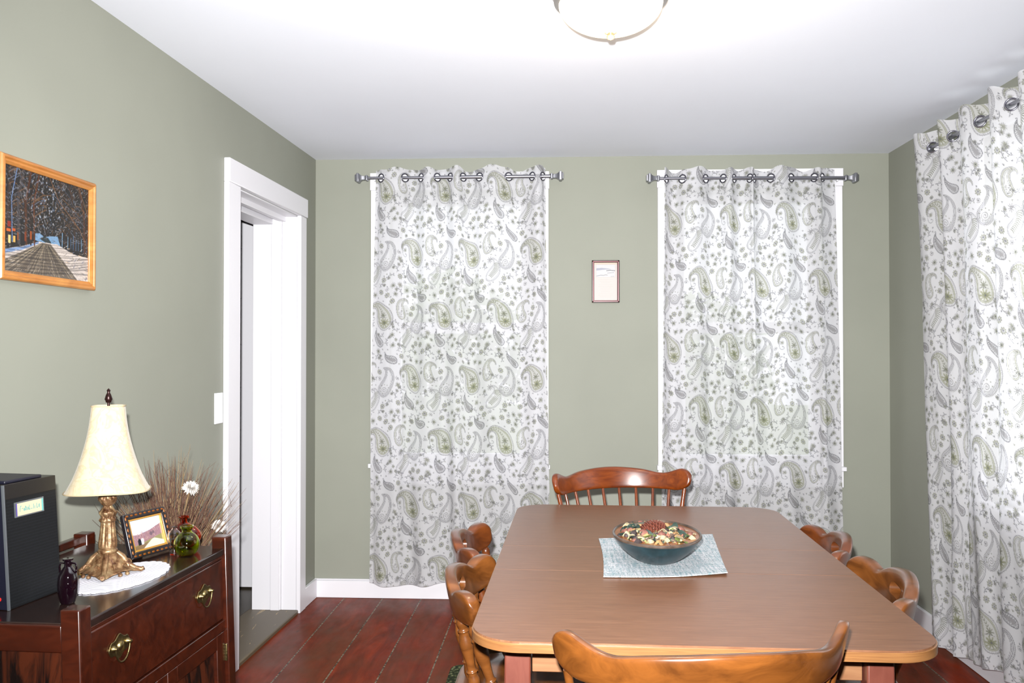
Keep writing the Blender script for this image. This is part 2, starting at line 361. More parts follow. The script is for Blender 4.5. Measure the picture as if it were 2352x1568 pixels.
def gridmesh(name, P, C, m, parent=None, keep=None, smooth=True):
    """P: (ny,nx,3) points, C: (ny,nx,3) colours"""
    ny, nx = P.shape[:2]; me = bpy.data.meshes.new(name)
    idx = np.arange(ny * nx).reshape(ny, nx)
    Q = np.stack([idx[:-1, :-1], idx[:-1, 1:], idx[1:, 1:], idx[1:, :-1]], -1).reshape(-1, 4)
    if keep is not None: Q = Q[keep.reshape(-1)]
    me.vertices.add(ny * nx); me.vertices.foreach_set('co', P.reshape(-1).astype(np.float32))
    me.loops.add(Q.size); me.loops.foreach_set('vertex_index', Q.reshape(-1).astype(np.int32))
    me.polygons.add(len(Q)); me.polygons.foreach_set('loop_start', (np.arange(len(Q)) * 4).astype(np.int32))
    me.polygons.foreach_set('use_smooth', np.full(len(Q), smooth)); me.update(calc_edges=True); me.validate()
    at = me.color_attributes.new('Col', 'FLOAT_COLOR', 'POINT')
    c4 = np.ones((ny * nx, 4), np.float32); c4[:, :3] = C.reshape(-1, 3); at.data.foreach_set('color', c4.reshape(-1))
    o = bpy.data.objects.new(name, me); COL.objects.link(o); me.materials.append(m)
    if parent: o.parent = parent
    return o
def picture(name, cv, w, h, n, m, parent, place):
    """flat print w x h (metres), place(u,v)->(x,y,z) with u right, v up"""
    nx = int(w / n) + 1; ny = int(h / n) + 1; u = np.linspace(0, 1, nx); v = np.linspace(0, 1, ny); U, V = np.meshgrid(u, v)
    P = np.array([[place(a * w, b * h) for a in u] for b in v]); C = cv.sample(U * cv.w, (1 - V) * cv.h)
    return gridmesh(name, P, C, m, parent)

# ------------------------------------------------------------------ the room
YB = 4.611; XL = -1.305; XR = 1.743; ZC = 2.363; K = 0.034
def lw(y, d=0.0):            # x on the left wall (which runs out of square) at depth y, d out into the room
    return XL - K * (YB - y) + d
NL = -1.6                     # how far the shell runs behind the camera
def quadbox(mb, x0f, x1f, y0, y1, z0, z1):
    v = [(x0f(y0), y0, z0), (x1f(y0), y0, z0), (x1f(y1), y1, z0), (x0f(y1), y1, z0), (x0f(y0), y0, z1), (x1f(y0), y0, z1), (x1f(y1), y1, z1), (x0f(y1), y1, z1)]
    mb.add(v, [(0, 3, 2, 1), (4, 5, 6, 7), (0, 1, 5, 4), (1, 2, 6, 5), (2, 3, 7, 6), (3, 0, 4, 7)])
mb = MB(); quadbox(mb, lambda y: lw(y) , lambda y: XR + 0.2, NL, YB + 0.2, -0.06, 0.0); struct(mb, 'floor', M['floor'])
mb = MB(); mb.box(-1.9, NL, ZC, XR + 0.2, YB + 0.2, ZC + 0.06); struct(mb, 'ceiling', M['ceil'])
DY0, DY1, DZ = 3.55, 4.32, 2.012     # doorway
mb = MB(); T = 0.215
quadbox(mb, lambda y: lw(y, -T), lambda y: lw(y), NL, DY0, -0.06, ZC)
quadbox(mb, lambda y: lw(y, -T), lambda y: lw(y), DY1, YB + 0.2, -0.06, ZC)
quadbox(mb, lambda y: lw(y, -T), lambda y: lw(y), DY0, DY1, DZ, ZC)
struct(mb, 'wall_left', M['wall'])
WIN = [(-0.90, -0.14), (0.635, 1.40)]; WZ0, WZ1 = 0.72, 2.17
def wallholes(mb, a0, a1, holes, put):
    cur = a0
    for h0, h1 in holes:
        put(mb, cur, h0, 0, ZC); put(mb, h0, h1, 0, WZ0); put(mb, h0, h1, WZ1, ZC); cur = h1
    put(mb, cur, a1, 0, ZC)
mb = MB(); wallholes(mb, lw(YB) - T, XR + 0.2, WIN, lambda b, a, c, z0, z1: b.box(a, YB, z0, c, YB + 0.2, z1)); struct(mb, 'wall_back', M['wall'])
WR = [(2.45, 3.60)]
mb = MB(); wallholes(mb, NL, YB, WR, lambda b, a, c, z0, z1: b.box(XR, a, z0, XR + 0.2, c, z1)); struct(mb, 'wall_right', M['wall'])
mb = MB(); mb.box(-1.9, NL - 0.1, 0, XR + 0.2, NL, ZC); struct(mb, 'wall_rear', M['wall'])
# baseboards
mb = MB(); mb.box(lw(YB) + 0.001, YB - 0.018, 0, XR, YB, 0.092); mb.box(lw(YB) + 0.001, YB - 0.013, 0.092, XR, YB, 0.1); struct(mb, 'baseboard_back', M['white'], bevel=0.003)
mb = MB(); quadbox(mb, lambda y: lw(y), lambda y: lw(y, 0.018), DY1 + 0.075, YB - 0.018, 0, 0.1); struct(mb, 'baseboard_left', M['white'], bevel=0.003)
mb = MB(); mb.box(XR - 0.018, NL, 0, XR, YB - 0.018, 0.1); struct(mb, 'baseboard_right', M['white'], bevel=0.003)
mb = MB(); quadbox(mb, lambda y: lw(y), lambda y: lw(y, 0.018), NL, DY0 - 0.13, 0, 0.1); struct(mb, 'baseboard_near', M['white'], bevel=0.003)

# doorway: casing on the wall, stepped jamb through the thick wall
mb = MB()
quadbox(mb, lambda y: lw(y), lambda y: lw(y, 0.022), DY0 - 0.13, DY0 - 0.008, 0, DZ)
quadbox(mb, lambda y: lw(y), lambda y: lw(y, 0.022), DY1 - 0.012, DY1 + 0.075, 0, DZ)
quadbox(mb, lambda y: lw(y), lambda y: lw(y, 0.026), DY0 - 0.13, DY1 + 0.085, DZ, DZ + 0.097)
struct(mb, 'trim_1', M['white'], bevel=0.003)
mb = MB(); 
quadbox(mb, lambda y: lw(y, -0.078), lambda y: lw(y, -0.001), DY1 - 0.006, DY1 + 0.002, 0, DZ)
quadbox(mb, lambda y: lw(y, -T - 0.01), lambda y: lw(y, -0.078), DY1 - 0.016, DY1 + 0.002, 0, DZ)
quadbox(mb, lambda y: lw(y, -0.128), lambda y: lw(y, -0.083), DY1 - 0.024, DY1 - 0.016, 0, DZ)
quadbox(mb, lambda y: lw(y, -T - 0.01), lambda y: lw(y, -0.001), DY0 - 0.002, DY0 + 0.004, 0, DZ)
quadbox(mb, lambda y: lw(y, -T), lambda y: lw(y, -0.001), DY0, DY1, DZ - 0.006, DZ + 0.002)
quadbox(mb, lambda y: lw(y, -0.09), lambda y: lw(y, -0.06), DY0, DY1, DZ - 0.03, DZ)
quadbox(mb, lambda y: lw(y, -T - 0.01), lambda y: lw(y, -0.12), DY0, DY1, DZ - 0.045, DZ)
struct(mb, 'trim_2', M['white'], bevel=0.002)
mb = MB(); quadbox(mb, lambda y: lw(y, -T - 0.03), lambda y: lw(y, 0.012), DY0 + 0.004, DY1 - 0.006, -0.05, 0.018); struct(mb, 'trim_3', M['sill'], bevel=0.006)
# the hall behind the doorway
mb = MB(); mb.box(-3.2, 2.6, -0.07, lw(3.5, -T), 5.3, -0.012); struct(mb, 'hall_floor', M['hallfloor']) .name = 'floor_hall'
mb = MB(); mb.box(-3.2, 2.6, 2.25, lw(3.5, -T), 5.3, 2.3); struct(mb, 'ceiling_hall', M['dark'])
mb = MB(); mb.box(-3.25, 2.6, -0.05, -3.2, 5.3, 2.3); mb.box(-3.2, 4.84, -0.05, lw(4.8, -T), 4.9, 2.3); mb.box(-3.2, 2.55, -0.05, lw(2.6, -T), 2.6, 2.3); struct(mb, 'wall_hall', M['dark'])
mb = MB(); mb.box(-1.80, 4.775, 0.0, lw(4.7, -T) + 0.03, 4.81, 2.058)
dr = struct(mb, 'door_1', M['white'], bevel=0.002)
for z in (0.36, 0.62, 0.88, 1.12, 1.36, 1.62, 1.9):
    b = MB(); b.box(-1.80, 4.768, z, -1.775, 4.776, z + 0.004); b.build('plank_batten', M['dark'], dr)

# windows: white casing, two sashes, panes
def window(name, a0, a1, put):
    """a0..a1 along the wall; put(mb, a,b, w0,w1, z0,z1): w = distance into the room (negative: into the wall)"""
    root = MB(); cw = 0.098
    put(root, a0 - cw, a0, 0, 0.02, 0.70, 2.19); put(root, a1, a1 + cw, 0, 0.02, 0.70, 2.19)
    put(root, a0 - cw - 0.004, a1 + cw + 0.004, 0, 0.024, 2.19, 2.283)
    put(root, a0 - cw, a1 + cw, 0, 0.02, 0.612, 0.70); put(root, a0 - cw - 0.008, a1 + cw + 0.008, 0, 0.045, 0.70, 0.722)
    r = struct(root, name, M['white'], bevel=0.002)
    s = MB(); fw = 0.055
    for (z0, z1, w) in ((0.72, 1.47, -0.045), (1.43, 2.17, -0.085)):
        put(s, a0, a0 + fw, w - 0.035, w, z0, z1); put(s, a1 - fw, a1, w - 0.035, w, z0, z1)
        put(s, a0 + fw, a1 - fw, w - 0.035, w, z0, z0 + 0.05); put(s, a0 + fw, a1 - fw, w - 0.035, w, z1 - 0.05, z1)
    s.build('window_sash', M['white'], r)
    g = MB(); put(g, a0 + fw, a1 - fw, -0.064, -0.061, 0.77, 1.42); put(g, a0 + fw, a1 - fw, -0.104, -0.101, 1.48, 2.12); g.build('window_pane', M['pane'], r)
    return r
m = M['pane'] = bpy.data.materials.new('window_glass'); m.use_nodes = True; m.node_tree.nodes.clear()
o_ = N(m, 'ShaderNodeOutputMaterial'); t_ = N(m, 'ShaderNodeBsdfTransparent'); g_ = N(m, 'ShaderNodeBsdfGlossy'); g_.inputs['Roughness'].default_value = 0.02
x_ = N(m, 'ShaderNodeMixShader'); x_.inputs[0].default_value = 0.08; L(m, t_.outputs[0], x_.inputs[1]); L(m, g_.outputs[0], x_.inputs[2]); L(m, x_.outputs[0], o_.inputs[0])
putb = lambda b, a, c, w0, w1, z0, z1: b.box(a, YB - w1, z0, c, YB - w0, z1)
putr = lambda b, a, c, w0, w1, z0, z1: b.box(XR - w1, a, z0, XR - w0, c, z1)
window('window_1', WIN[0][0], WIN[0][1], putb); window('window_2', WIN[1][0], WIN[1][1], putb); window('window_3', 2.45, 3.60, putr)

# light switch
sw = empty('light_switch', (lw(3.372), 3.372, 1.035), -math.atan(K) , 'white plastic light switch plate on the wall beside the door casing', 'light switch')
b = MB(); b.box(0, -0.036, 0, 0.006, 0.036, 0.122); b.build('cover_plate', M['plastic'], sw, bevel=0.002)
b = MB(); b.box(0.006, -0.006, 0.052, 0.016, 0.004, 0.07); b.build('toggle', M['plastic'], sw, bevel=0.001)

# ------------------------------------------------------------------ curtain print: one repeat of the paisley
TW, TH = 372.0, 664.0
cv = Canvas(TW, TH, 1.0, (0.71, 0.71, 0.735), wrap=True)
GRY = lin3('#76767c'); GR2 = lin3('#8b8a8c'); OLV = lin3('#86887a'); OL2 = lin3('#a9ab9f'); WHT = np.array((0.72, 0.72, 0.745)); LIN_ = lin3('#62636a')
def spine(cx, cy, Ln, ang, curl, n=46, tip=1.0):
    P = [(cx, cy)]; th = ang; H = [ang]
    for i in range(n):
        s = (i + 1) / n; th = ang + curl * s ** 2.2; st = Ln / n
        P.append((P[-1][0] + math.cos(th) * st, P[-1][1] - math.sin(th) * st)); H.append(th)
    return np.array(P), np.array(H)
def drop(cx, cy, Ln, R, ang, curl, q=1.0, pw=1.15, tipw=0.0):
    P, H = spine(cx, cy, Ln, ang, curl); n = len(P); e = min(n, max(3, int(n * (0.55 + 0.45 * q)))); P, H = P[:e], H[:e]
    s = np.linspace(0, 1, e); w = R * q * np.cos(s * PI / 2) ** pw + tipw
    nx = np.sin(H); ny = np.cos(H)                      # left normal (y is down)
    Lf = np.stack([P[:, 0] - nx * w, P[:, 1] - ny * w], 1); Rt = np.stack([P[:, 0] + nx * w, P[:, 1] + ny * w], 1)
    a = ang; arc = [(cx + R * q * math.cos(t) , cy - R * q * math.sin(t)) for t in np.linspace(a - PI / 2, a - 3 * PI / 2, 22)]
    return np.array([tuple(p) for p in Rt[::-1]] + arc[1:-1] + [tuple(p) for p in Lf])
def along(poly, step, off=0):
    d = np.hypot(*np.diff(poly, axis=0).T); c = np.concatenate([[0], np.cumsum(d)]); t = np.arange(off, c[-1], step)
    return np.stack([np.interp(t, c, poly[:, 0]), np.interp(t, c, poly[:, 1])], 1)
def petals(x, y, r, n, col, w=2.4, r0=0.2, al=0.9, rot=0.0):
    for k in range(n):
        a = 2 * PI * k / n + rot + random.uniform(-.12, .12); rr = r * random.uniform(.82, 1.08)
        cv.stroke([(x + r * r0 * math.cos(a), y + r * r0 * math.sin(a)), (x + rr * math.cos(a), y + rr * math.sin(a))], w * random.uniform(.8, 1.3), col, al)
def flower(x, y, r, style=0):
    if style == 0:
        petals(x, y, r, 13, GR2, .10 * r, .3); petals(x, y, r * 0.72, 9, lin3('#a0a293'), .15 * r, .25)
        cv.disc(x, y, r * .16, GR2)
    elif style == 1:
        for k in range(8):
            a = k * PI / 4 + .2; px, py = x + r * .62 * math.cos(a), y + r * .62 * math.sin(a); cv.disc(px, py, r * .27, lin3('#b3b4a8')); cv.stroke([(x, y), (px + r * .3 * math.cos(a), py + r * .3 * math.sin(a))], 1.3, GRY)
        cv.disc(x, y, r * .16, GRY)
    else:
        cv.disc(x, y, r * .55, OL2); petals(x, y, r, 11, GR2, 1.8, .5); cv.disc(x, y, r * .2, LIN_)
def sprig(x, y, Ln, ang, curl, fl=None):
    P, H = spine(x, y, Ln, ang, curl, 24); cv.stroke(P, 1.9, GRY, .95)
    for k in range(3, 24, 4):
        sd = 1 if (k // 4) % 2 else -1; a = H[k] + sd * .9
        ex, ey = P[k][0] + 9 * math.cos(a), P[k][1] - 9 * math.sin(a); cv.stroke([P[k], (ex, ey)], 1.2, GRY, .9); cv.disc(ex, ey, 2.3, LIN_ if k % 8 == 3 else OLV, .9)
    if fl: flower(P[-1][0], P[-1][1], fl, random.choice([1, 2]))
def scallop(poly, step, r, col):
    pts = along(poly, step)
    for i in range(len(pts) - 1):
        a, b = pts[i], pts[i + 1]; mid = (a + b) / 2; d = b - a; n = np.array([d[1], -d[0]]) / (np.hypot(*d) + 1e-6)
        cv.stroke([a, mid + n * r * .8, b], 2.0, col, .95)
def big(cx, cy, s=1.0, mir=1):
    ang = PI / 2 + .20 * mir; curl = 3.6 * mir
    A = lambda q, w=0: drop(cx, cy, 190 * s, 41 * s, ang, curl, q, 1.9, w)
    o = A(1.12, 2); scallop(o if mir > 0 else o[::-1], 9 * s, 4, GR2); cv.fill(A(1.06, 1), WHT); cv.stroke(A(1.06, 1), 1.2, GR2, .7)
    cv.fill(A(.93, 1), lin3('#b7b8ac')); cv.stroke(A(.93, 1), 1.2, OLV); cv.fill(A(.74, .5), lin3('#cbcbc8')); cv.stroke(A(.74, .5), 1.2, OLV)
    petals(cx, cy + 6 * s, 26 * s, 10, lin3('#9b9d84'), 5.4 * s, .2); petals(cx, cy + 6 * s, 15 * s, 9, lin3('#7d8068'), 2.0, .1); cv.disc(cx, cy + 6 * s, 3.4, GRY)
    P, H = spine(cx, cy, 190 * s, ang, curl)
    x, y = P[8]; petals(x, y - 4, 17 * s, 8, OLV, 3.6 * s, .15); cv.stroke([(x - 22 * s, y + 9), (x - 6, y + 5), (x + 6, y + 7), (x + 22 * s, y + 10)], 1.6, GRY, .7)
    for k in range(14, 34, 3):
        for sd in (-1, 1):
            a = H[k] + sd * .7; cv.stroke([P[k], (P[k][0] + 8 * math.cos(a), P[k][1] - 8 * math.sin(a))], 2.6, OLV, .9)
    x, y = P[-1]; flower(x + 12 * mir, y - 2, 12, 0)
    S, _ = spine(x - 2 * mir, y + 4, 62, -PI / 2, 4.8 * mir, 40); cv.stroke(S, 1.7, GRY, .8); cv.disc(S[-1][0], S[-1][1], 2.2, GRY)
def hook(cx, cy, s=1.0, mir=1):
    ang = PI / 2 + .35 * mir; curl = -3.6 * mir
    A = lambda q, w=0: drop(cx, cy, 135 * s, 24 * s, ang, curl, q, 1.5, w)
    cv.stroke(A(1.0, 1.5), 1.8, GRY, .9); cv.fill(A(.93, 1), lin3('#c2c3b8')); cv.fill(A(.72), WHT); cv.stroke(A(.72), 1.3, GR2); cv.stroke(A(.45), 1.2, OLV)
    for i in range(int(22 * s)):
        r = 13 * s * math.sqrt(random.random()); t = random.uniform(0, 6.28); cv.disc(cx + r * math.cos(t), cy - 6 + r * 1.5 * math.sin(t), 1.9, random.choice([GRY, OLV, GR2]))
def small(cx, cy, s=1.0, ang=2.4, mir=1):
    A = lambda q, w=0: drop(cx, cy, 82 * s, 21 * s, ang, 1.1 * -mir, q, 1.2, w)
    cv.stroke(A(1.0, 1), 2.2, GRY); cv.stroke(A(.86), 1.2, GR2); cv.fill(A(.42), lin3('#a3a2a4')); cv.stroke(A(.5), 1.3, GRY)
    for p in along(A(.68), 7.5): cv.disc(p[0], p[1], 1.7, GR2)
    S, _ = spine(*spine(cx, cy, 82 * s, ang, -1.1 * mir)[0][-1], 16, ang - 1.2 * mir, 4.0 * mir, 14); cv.stroke(S, 1.8, GRY)
def openp(cx, cy, s=1.0, mir=1, ang=None):
    ang = ang if ang is not None else PI / 2 - .55 * mir; A = lambda q, w=0: drop(cx, cy, 150 * s, 38 * s, ang, 1.9 * mir, q, 1.0, w)
    cv.stroke(A(1.0, 1), 1.7, GR2); cv.stroke(A(.88), 1.6, GRY)
    for p in along(A(1.1), 7): cv.disc(p[0], p[1], 1.6, GR2)
    for p in along(A(.76), 6): cv.disc(p[0], p[1], 1.5, GRY)
    cv.stroke(A(.66), 1.1, GR2)
    t = np.linspace(0, 4.2 * PI, 50); r = 22 * s * (1 - t / (4.6 * PI)); cv.stroke(np.stack([cx + r * np.cos(t) * mir, cy + r * np.sin(t)], 1), 1.9, GR2)
    for k in range(7): cv.disc(cx + 27 * s * math.cos(k * .7 + 2), cy + 27 * s * math.sin(k * .7 + 2) - 4, 2.3, OLV)
def leafp(cx, cy, s=1.0, mir=1):
    ang = PI / 2 - .75 * mir; A = lambda q, w=0: drop(cx, cy, 128 * s, 30 * s, ang, 2.3 * mir, q, .95, w)
    cv.stroke(A(1.0, 1), 1.8, GRY, .9); cv.stroke(A(.82), 1.2, GR2)
    P, H = spine(cx, cy, 128 * s, ang, 2.3 * mir)
    for k in range(0, 34, 3):
        for sd in (-1, 1):
            a = H[k] + sd * 1.9; cv.stroke([P[k], (P[k][0] + 13 * s * math.cos(a), P[k][1] - 13 * s * math.sin(a))], 3.0, OLV, .85)
    petals(P[-1][0] - 8 * mir, P[-1][1] + 6, 16, 9, GR2, 2.4, .2)
def curlv(x, y, r, mir=1, rot=0):
    t = np.linspace(0, 3.0 * PI, 34); rr = r * (1 - t / (3.6 * PI)); cv.stroke(np.stack([x + rr * np.cos(t * mir + rot), y + rr * np.sin(t * mir + rot)], 1), 1.7, GR2)
    cv.disc(x, y, 2.4, GRY)
for (bx, by) in ((0, 0), (186, 332)):
    big(98 + bx, 168 + by, .95); hook(192 + bx, 138 + by, .98); openp(286 + bx, 196 + by, .92); leafp(206 + bx, 282 + by, .9)
    small(72 + bx, 282 + by, .95, 2.3); small(338 + bx, 52 + by, .85, 2.7)
lum = None
def free(x, y, r, thr=.64):
    k = int(r); i = (np.arange(-k, k + 1) + int(x)) % cv.nx; j = (np.arange(-k, k + 1) + int(y)) % cv.ny
    return cv.a[np.ix_(j, i)].min() > thr
def dart(n, r, fn, pad=3):
    for _ in range(n):
        x, y = random.uniform(0, TW), random.uniform(0, TH)
        if free(x, y, r + pad): fn(x, y)
def vine(x, y):
    a = random.uniform(0, 6.28); c = random.choice([-1, 1]) * random.uniform(1.8, 3.0); sprig(x - 12 * math.cos(a), y + 12 * math.sin(a), random.uniform(42, 58), a, c, random.uniform(8, 11))
dart(500, 19, lambda x, y: flower(x, y, 16, random.choice([0, 1, 2, 1])), 1)
dart(3000, 16, vine, 0)
dart(300, 15, lambda x, y: flower(x, y, random.uniform(14, 17), random.choice([0, 1, 2])), 0)
dart(500, 13, lambda x, y: curlv(x, y, 11, random.choice([-1, 1]), random.uniform(0, 6)), 0)
dart(260, 11, lambda x, y: flower(x, y, 10, random.choice([1, 2, 0])), 0)
def dab(x, y):
    a = random.uniform(0, 6.28); c = random.choice([GRY, GR2, OLV]); cv.stroke([(x, y), (x + 6 * math.cos(a), y + 6 * math.sin(a))], 2.6, c, .9); cv.stroke([(x, y), (x + 5 * math.cos(a + 1.1), y + 5 * math.sin(a + 1.1))], 2.0, c, .8)
dart(420, 6, dab, 1)
cv.a = np.clip(cv.a, 0, 1); PRINT = cv

# ------------------------------------------------------------------ curtains on their rods
def make_curtain(root, mapf, edge0, edge1, cross, sign0, amp, zrod, ztop, hemf, bot0, bot1, res, seed, phase):
    r = np.random.default_rng(seed)
    keys = [edge0] + cross + [edge1]; xs = []; ws = []; sgn = sign0; cidx = []
    for i in range(len(keys) - 1):
        a, b = keys[i], keys[i + 1]; k = 40; first = i == 0; last = i == len(keys) - 2
        s = np.linspace(0, 1, k, endpoint=False); A = amp * min(1.0, 0.45 + abs(b - a) / 0.14) * r.uniform(.85, 1.1)
        if first: ph = 0.35 + 0.65 * s
        elif last: ph = 0.65 * s
        else: ph = s
        if not first: cidx.append(len(xs) * 0 + sum(len(q_) for q_ in xs))
        wv_ = sgn * A * np.sin(PI * ph); ov = sgn * 0 * s
        xs.append(a + (b - a) * s); ws.append(wv_); sgn = -sgn
    x = np.concatenate(xs + [[edge1]]); w = np.concatenate(ws + [[ws[-1][-1]]])
    d = np.hypot(np.diff(x), np.diff(w)); S = np.concatenate([[0], np.cumsum(d)]); nx = int(S[-1] / res); sg = np.linspace(0, S[-1], nx)
    X = np.interp(sg, S, x); Wd = np.interp(sg, S, w); ker = np.ones(5) / 5; Wd = np.convolve(np.pad(Wd, 2, 'edge'), ker, 'valid')
    tnorm = (X - edge0) / (edge1 - edge0)
    h = zrod + ztop; ny = int((h - 0.1) / res); V = np.linspace(0, 1, ny)      # 0 top, 1 bottom
    hem = hemf(X); topz = h + 0.006 * np.sin(sg * 23 + seed) + 0.008 * np.sign(Wd) * np.minimum(1, abs(Wd) / amp) + 0.004 * np.sin(sg * 61)
    Z = topz[None, :] * (1 - V[:, None]) + hem[None, :] * V[:, None]
    Xb = bot0 + (bot1 - bot0) * tnorm
    drift = 0.010 * np.sin(sg * 9 + seed)[None, :] * V[:, None] + 0.006 * np.sin(sg[None, :] * 17 + V[:, None] * 5 + seed)* V[:, None]
    XX = X[None, :] * (1 - V[:, None]) + Xb[None, :] * V[:, None] + drift
    fall = 0.42 + 0.58 * np.exp(-V[:, None] * 4.5)
    WW = Wd[None, :] * fall + (0.008 * np.sin(sg * 31 + seed)[None, :] + 0.006 * np.sin(sg[None, :] * 52 - V[:, None] * 9)) * V[:, None]
    P = mapf(XX, WW, Z)
    C = PRINT.sample((sg * 1000 + phase[0])[None, :] + 0 * Z, (topz[None, :] - Z) * 1000 * 1.0 + phase[1])
    # grommets where the cloth crosses the rod
    cs = [S[i] for i in cidx]; keep = np.ones((ny - 1, nx - 1), bool); sc = (sg[:-1] + sg[1:]) / 2
    for c in cs:
        dz = (Z[:-1, :-1] - zrod); keep &= (sc[None, :] - c) ** 2 + dz ** 2 > 0.0195 ** 2
    fab = gridmesh('curtain_panel', P, C, M['voile'], root, keep)
    for c in cs:
        j = int(np.searchsorted(sg, c)); j0, j1 = max(0, j - 3), min(nx - 1, j + 3)
        k = int(np.argmin(abs(Z[:, j] - zrod)))
        p0, p1 = Vector(P[k, j0]), Vector(P[k, j1]); t = (p1 - p0); t.z = 0; t.normalize(); c0 = Vector(P[k, j]); c0.z = zrod
        up = Vector((0, 0, 1)); b = MB(); nrm = t.cross(up)
        b.tube([c0 + t * 0.0215 * math.cos(a) + up * 0.0215 * math.sin(a) for a in np.linspace(0, 2 * PI, 28, endpoint=False)], 0.0036, 8, closed=True)
        b.build('grommet', M['ring'], root, smooth=True)
def rod(root_label, p0, p1, wall_dir, group=None, brackets=(0.03, -0.03)):
    """p0,p1 ends of the bar (world); wall_dir: unit vector to the wall"""
    p0, p1 = Vector(p0), Vector(p1); ax = (p1 - p0).normalized(); wd = Vector(wall_dir)
    root = empty('curtain_rod', (0, 0, 0), 0, root_label, 'curtain rod', group)
    b = MB(); b.tube([p0, (p0 + p1) / 2 - ax * .1], 0.0075, 14); b.tube([(p0 + p1) / 2 - ax * .1, p1], 0.0095, 14); b.build('pole', M['steel'], root, smooth=True)
    for p, s in ((p0, -1), (p1, 1)):
        Tm = Matrix.Translation(p) @ (ax * s).to_track_quat('Z', 'Y').to_matrix().to_4x4(); b = MB()
        rings = []
        for z, hw in ((-0.012, .010), (-0.008, .014), (0.0, .014), (0.004, .010), (0.02, .011), (0.032, .017), (0.036, .023), (0.048, .023), (0.050, .017), (0.058, .016)):
            rings.append([(hw, hw, z), (-hw, hw, z), (-hw, -hw, z), (hw, -hw, z)])
        b.loops(rings, True, Tm); b.build('finial', M['nickel'], root, bevel=0.0015)
    for p, s in ((p0, 1), (p1, -1)):
        c = p + ax * s * 0.045; b = MB(); end = c + wd * 0.078
        b.tube([c + wd * 0.0, c + wd * 0.072], 0.006, 8); b.tube([c - Vector((0, 0, .012)) , c - Vector((0, 0, .012)) + wd * .02], 0.004, 8)
        q = (end - wd * 0.004); hx = abs(ax.x) * .012 + abs(wd.x) * .004; hy = abs(ax.y) * .012 + abs(wd.y) * .004
        b.box(q.x - hx - 1e-4, q.y - hy - 1e-4, q.z - .035, q.x + hx, q.y + hy, q.z + .03); b.build('bracket', M['plastic'], root, bevel=0.001)
    return root
YR = YB - 0.107
def mback(X, Wd, Z): return np.stack([X, YR - Wd, Z + 0 * X], -1)
rod('brushed nickel curtain rod over the left back window, near the door', (-1.005, YR, 2.239), (-0.02, YR, 2.239), (0, 1, 0))
rod('brushed nickel curtain rod over the right back window, near the corner', (0.525, YR, 2.222), (1.49, YR, 2.214), (0, 1, 0))
ct = empty('curtain', (0, 0, 0), 0, 'sheer white paisley curtain at the left back window, next to the doorway', 'curtain')
make_curtain(ct, mback, -0.955, -0.058, [-0.925, -0.797, -0.712, -0.626, -0.559, -0.491, -0.406, -0.249, -0.128, -0.072], -1, 0.030, 2.239, 0.046,
             lambda X: 0.105 - 0.018 * np.exp(-((X + 0.80) / 0.1) ** 2) + 0.006 * np.sin(X * 30), -0.993, -0.032, 0.0027, 3, (20, 30))
ct = empty('curtain', (0, 0, 0), 0, 'sheer white paisley curtain at the right back window, behind the table', 'curtain')
make_curtain(ct, mback, 0.560, 1.436, [0.572, 0.654, 0.773, 0.862, 0.918, 0.998, 1.02, 1.105, 1.209, 1.325, 1.366], 1, 0.030, 2.218, 0.05,
             lambda X: 0.10 + 0.006 * np.sin(X * 30), 0.532, 1.49, 0.0027, 8, (200, 210))
XQ = XR - 0.09
rod('brushed nickel curtain rod over the window in the right wall', (XQ, 3.90, 2.22), (XQ, 2.1, 2.22), (1, 0, 0))
def mright(X, Wd, Z): return np.stack([XQ - Wd, -X, Z + 0 * X], -1)
ct = empty('curtain', (0, 0, 0), 0, 'sheer white paisley curtain in deep folds on the right side wall', 'curtain')
make_curtain(ct, mright, -3.955, -2.42, [-3.876, -3.75, -3.679, -3.59, -3.45, -3.34, -3.217, -3.13, -3.03, -2.93, -2.82, -2.73, -2.62, -2.52], 1, 0.052, 2.22, 0.066,
             lambda X: 0.05 + 0.13 * (X + 3.9), -3.87, -2.40, 0.0026, 5, (120, 90))

# ------------------------------------------------------------------ small framed print between the windows
fx0, fx1, fz0, fz1 = 0.1885, 0.3355, 1.582, 1.808; yf = YB
fr_ = empty('picture_frame', (0.262, YB, 1.582), 0, 'small dark cherry frame holding a printed verse, hung between the two curtained windows', 'picture frame')
def frame4(x0, x1, z0, z1, w, prof_y0, prof_y1, T=None):
    b = MB()
    for (a, c, d, e) in (((x0, z0), (x1, z0), (x1 - w, z0 + w), (x0 + w, z0 + w)), ((x1, z0), (x1, z1), (x1 - w, z1 - w), (x1 - w, z0 + w)), ((x1, z1), (x0, z1), (x0 + w, z1 - w), (x1 - w, z1 - w)), ((x0, z1), (x0, z0), (x0 + w, z0 + w), (x0 + w, z1 - w))):
        P4 = (a, c, d, e); v = [(p[0], prof_y0, p[1]) for p in P4] + [(p[0], prof_y1, p[1]) for p in P4]
        b.add(v, [(0, 1, 2, 3), (7, 6, 5, 4), (0, 4, 5, 1), (1, 5, 6, 2), (2, 6, 7, 3), (3, 7, 4, 0)], T)
    return b
frame4(-.0735, .0735, 0, .226, .0125, -0.001, -0.014).build('frame_moulding', M['redframe'], fr_, bevel=0.003)
frame4(-.0675, .0675, .006, .220, .004, -0.013, -0.017).build('frame_bead', mat('pink_cherry_bead', srgb('#8a4c52'), .35, .1), fr_, bevel=0.001)
dc = Canvas(122, 201, 0.5, lin3('#e8e0dc')); dc.fill([(0, 0), (122, 0), (122, 10), (0, 10)], lin3('#e6d3b4'), .6); dc.fill([(10, 10), (112, 10), (112, 78), (10, 78)], lin3('#e4e4e6')); dc.stroke([(10, 10), (112, 10), (112, 78), (10, 78), (10, 10)], .8, lin3('#cdb9a8'))
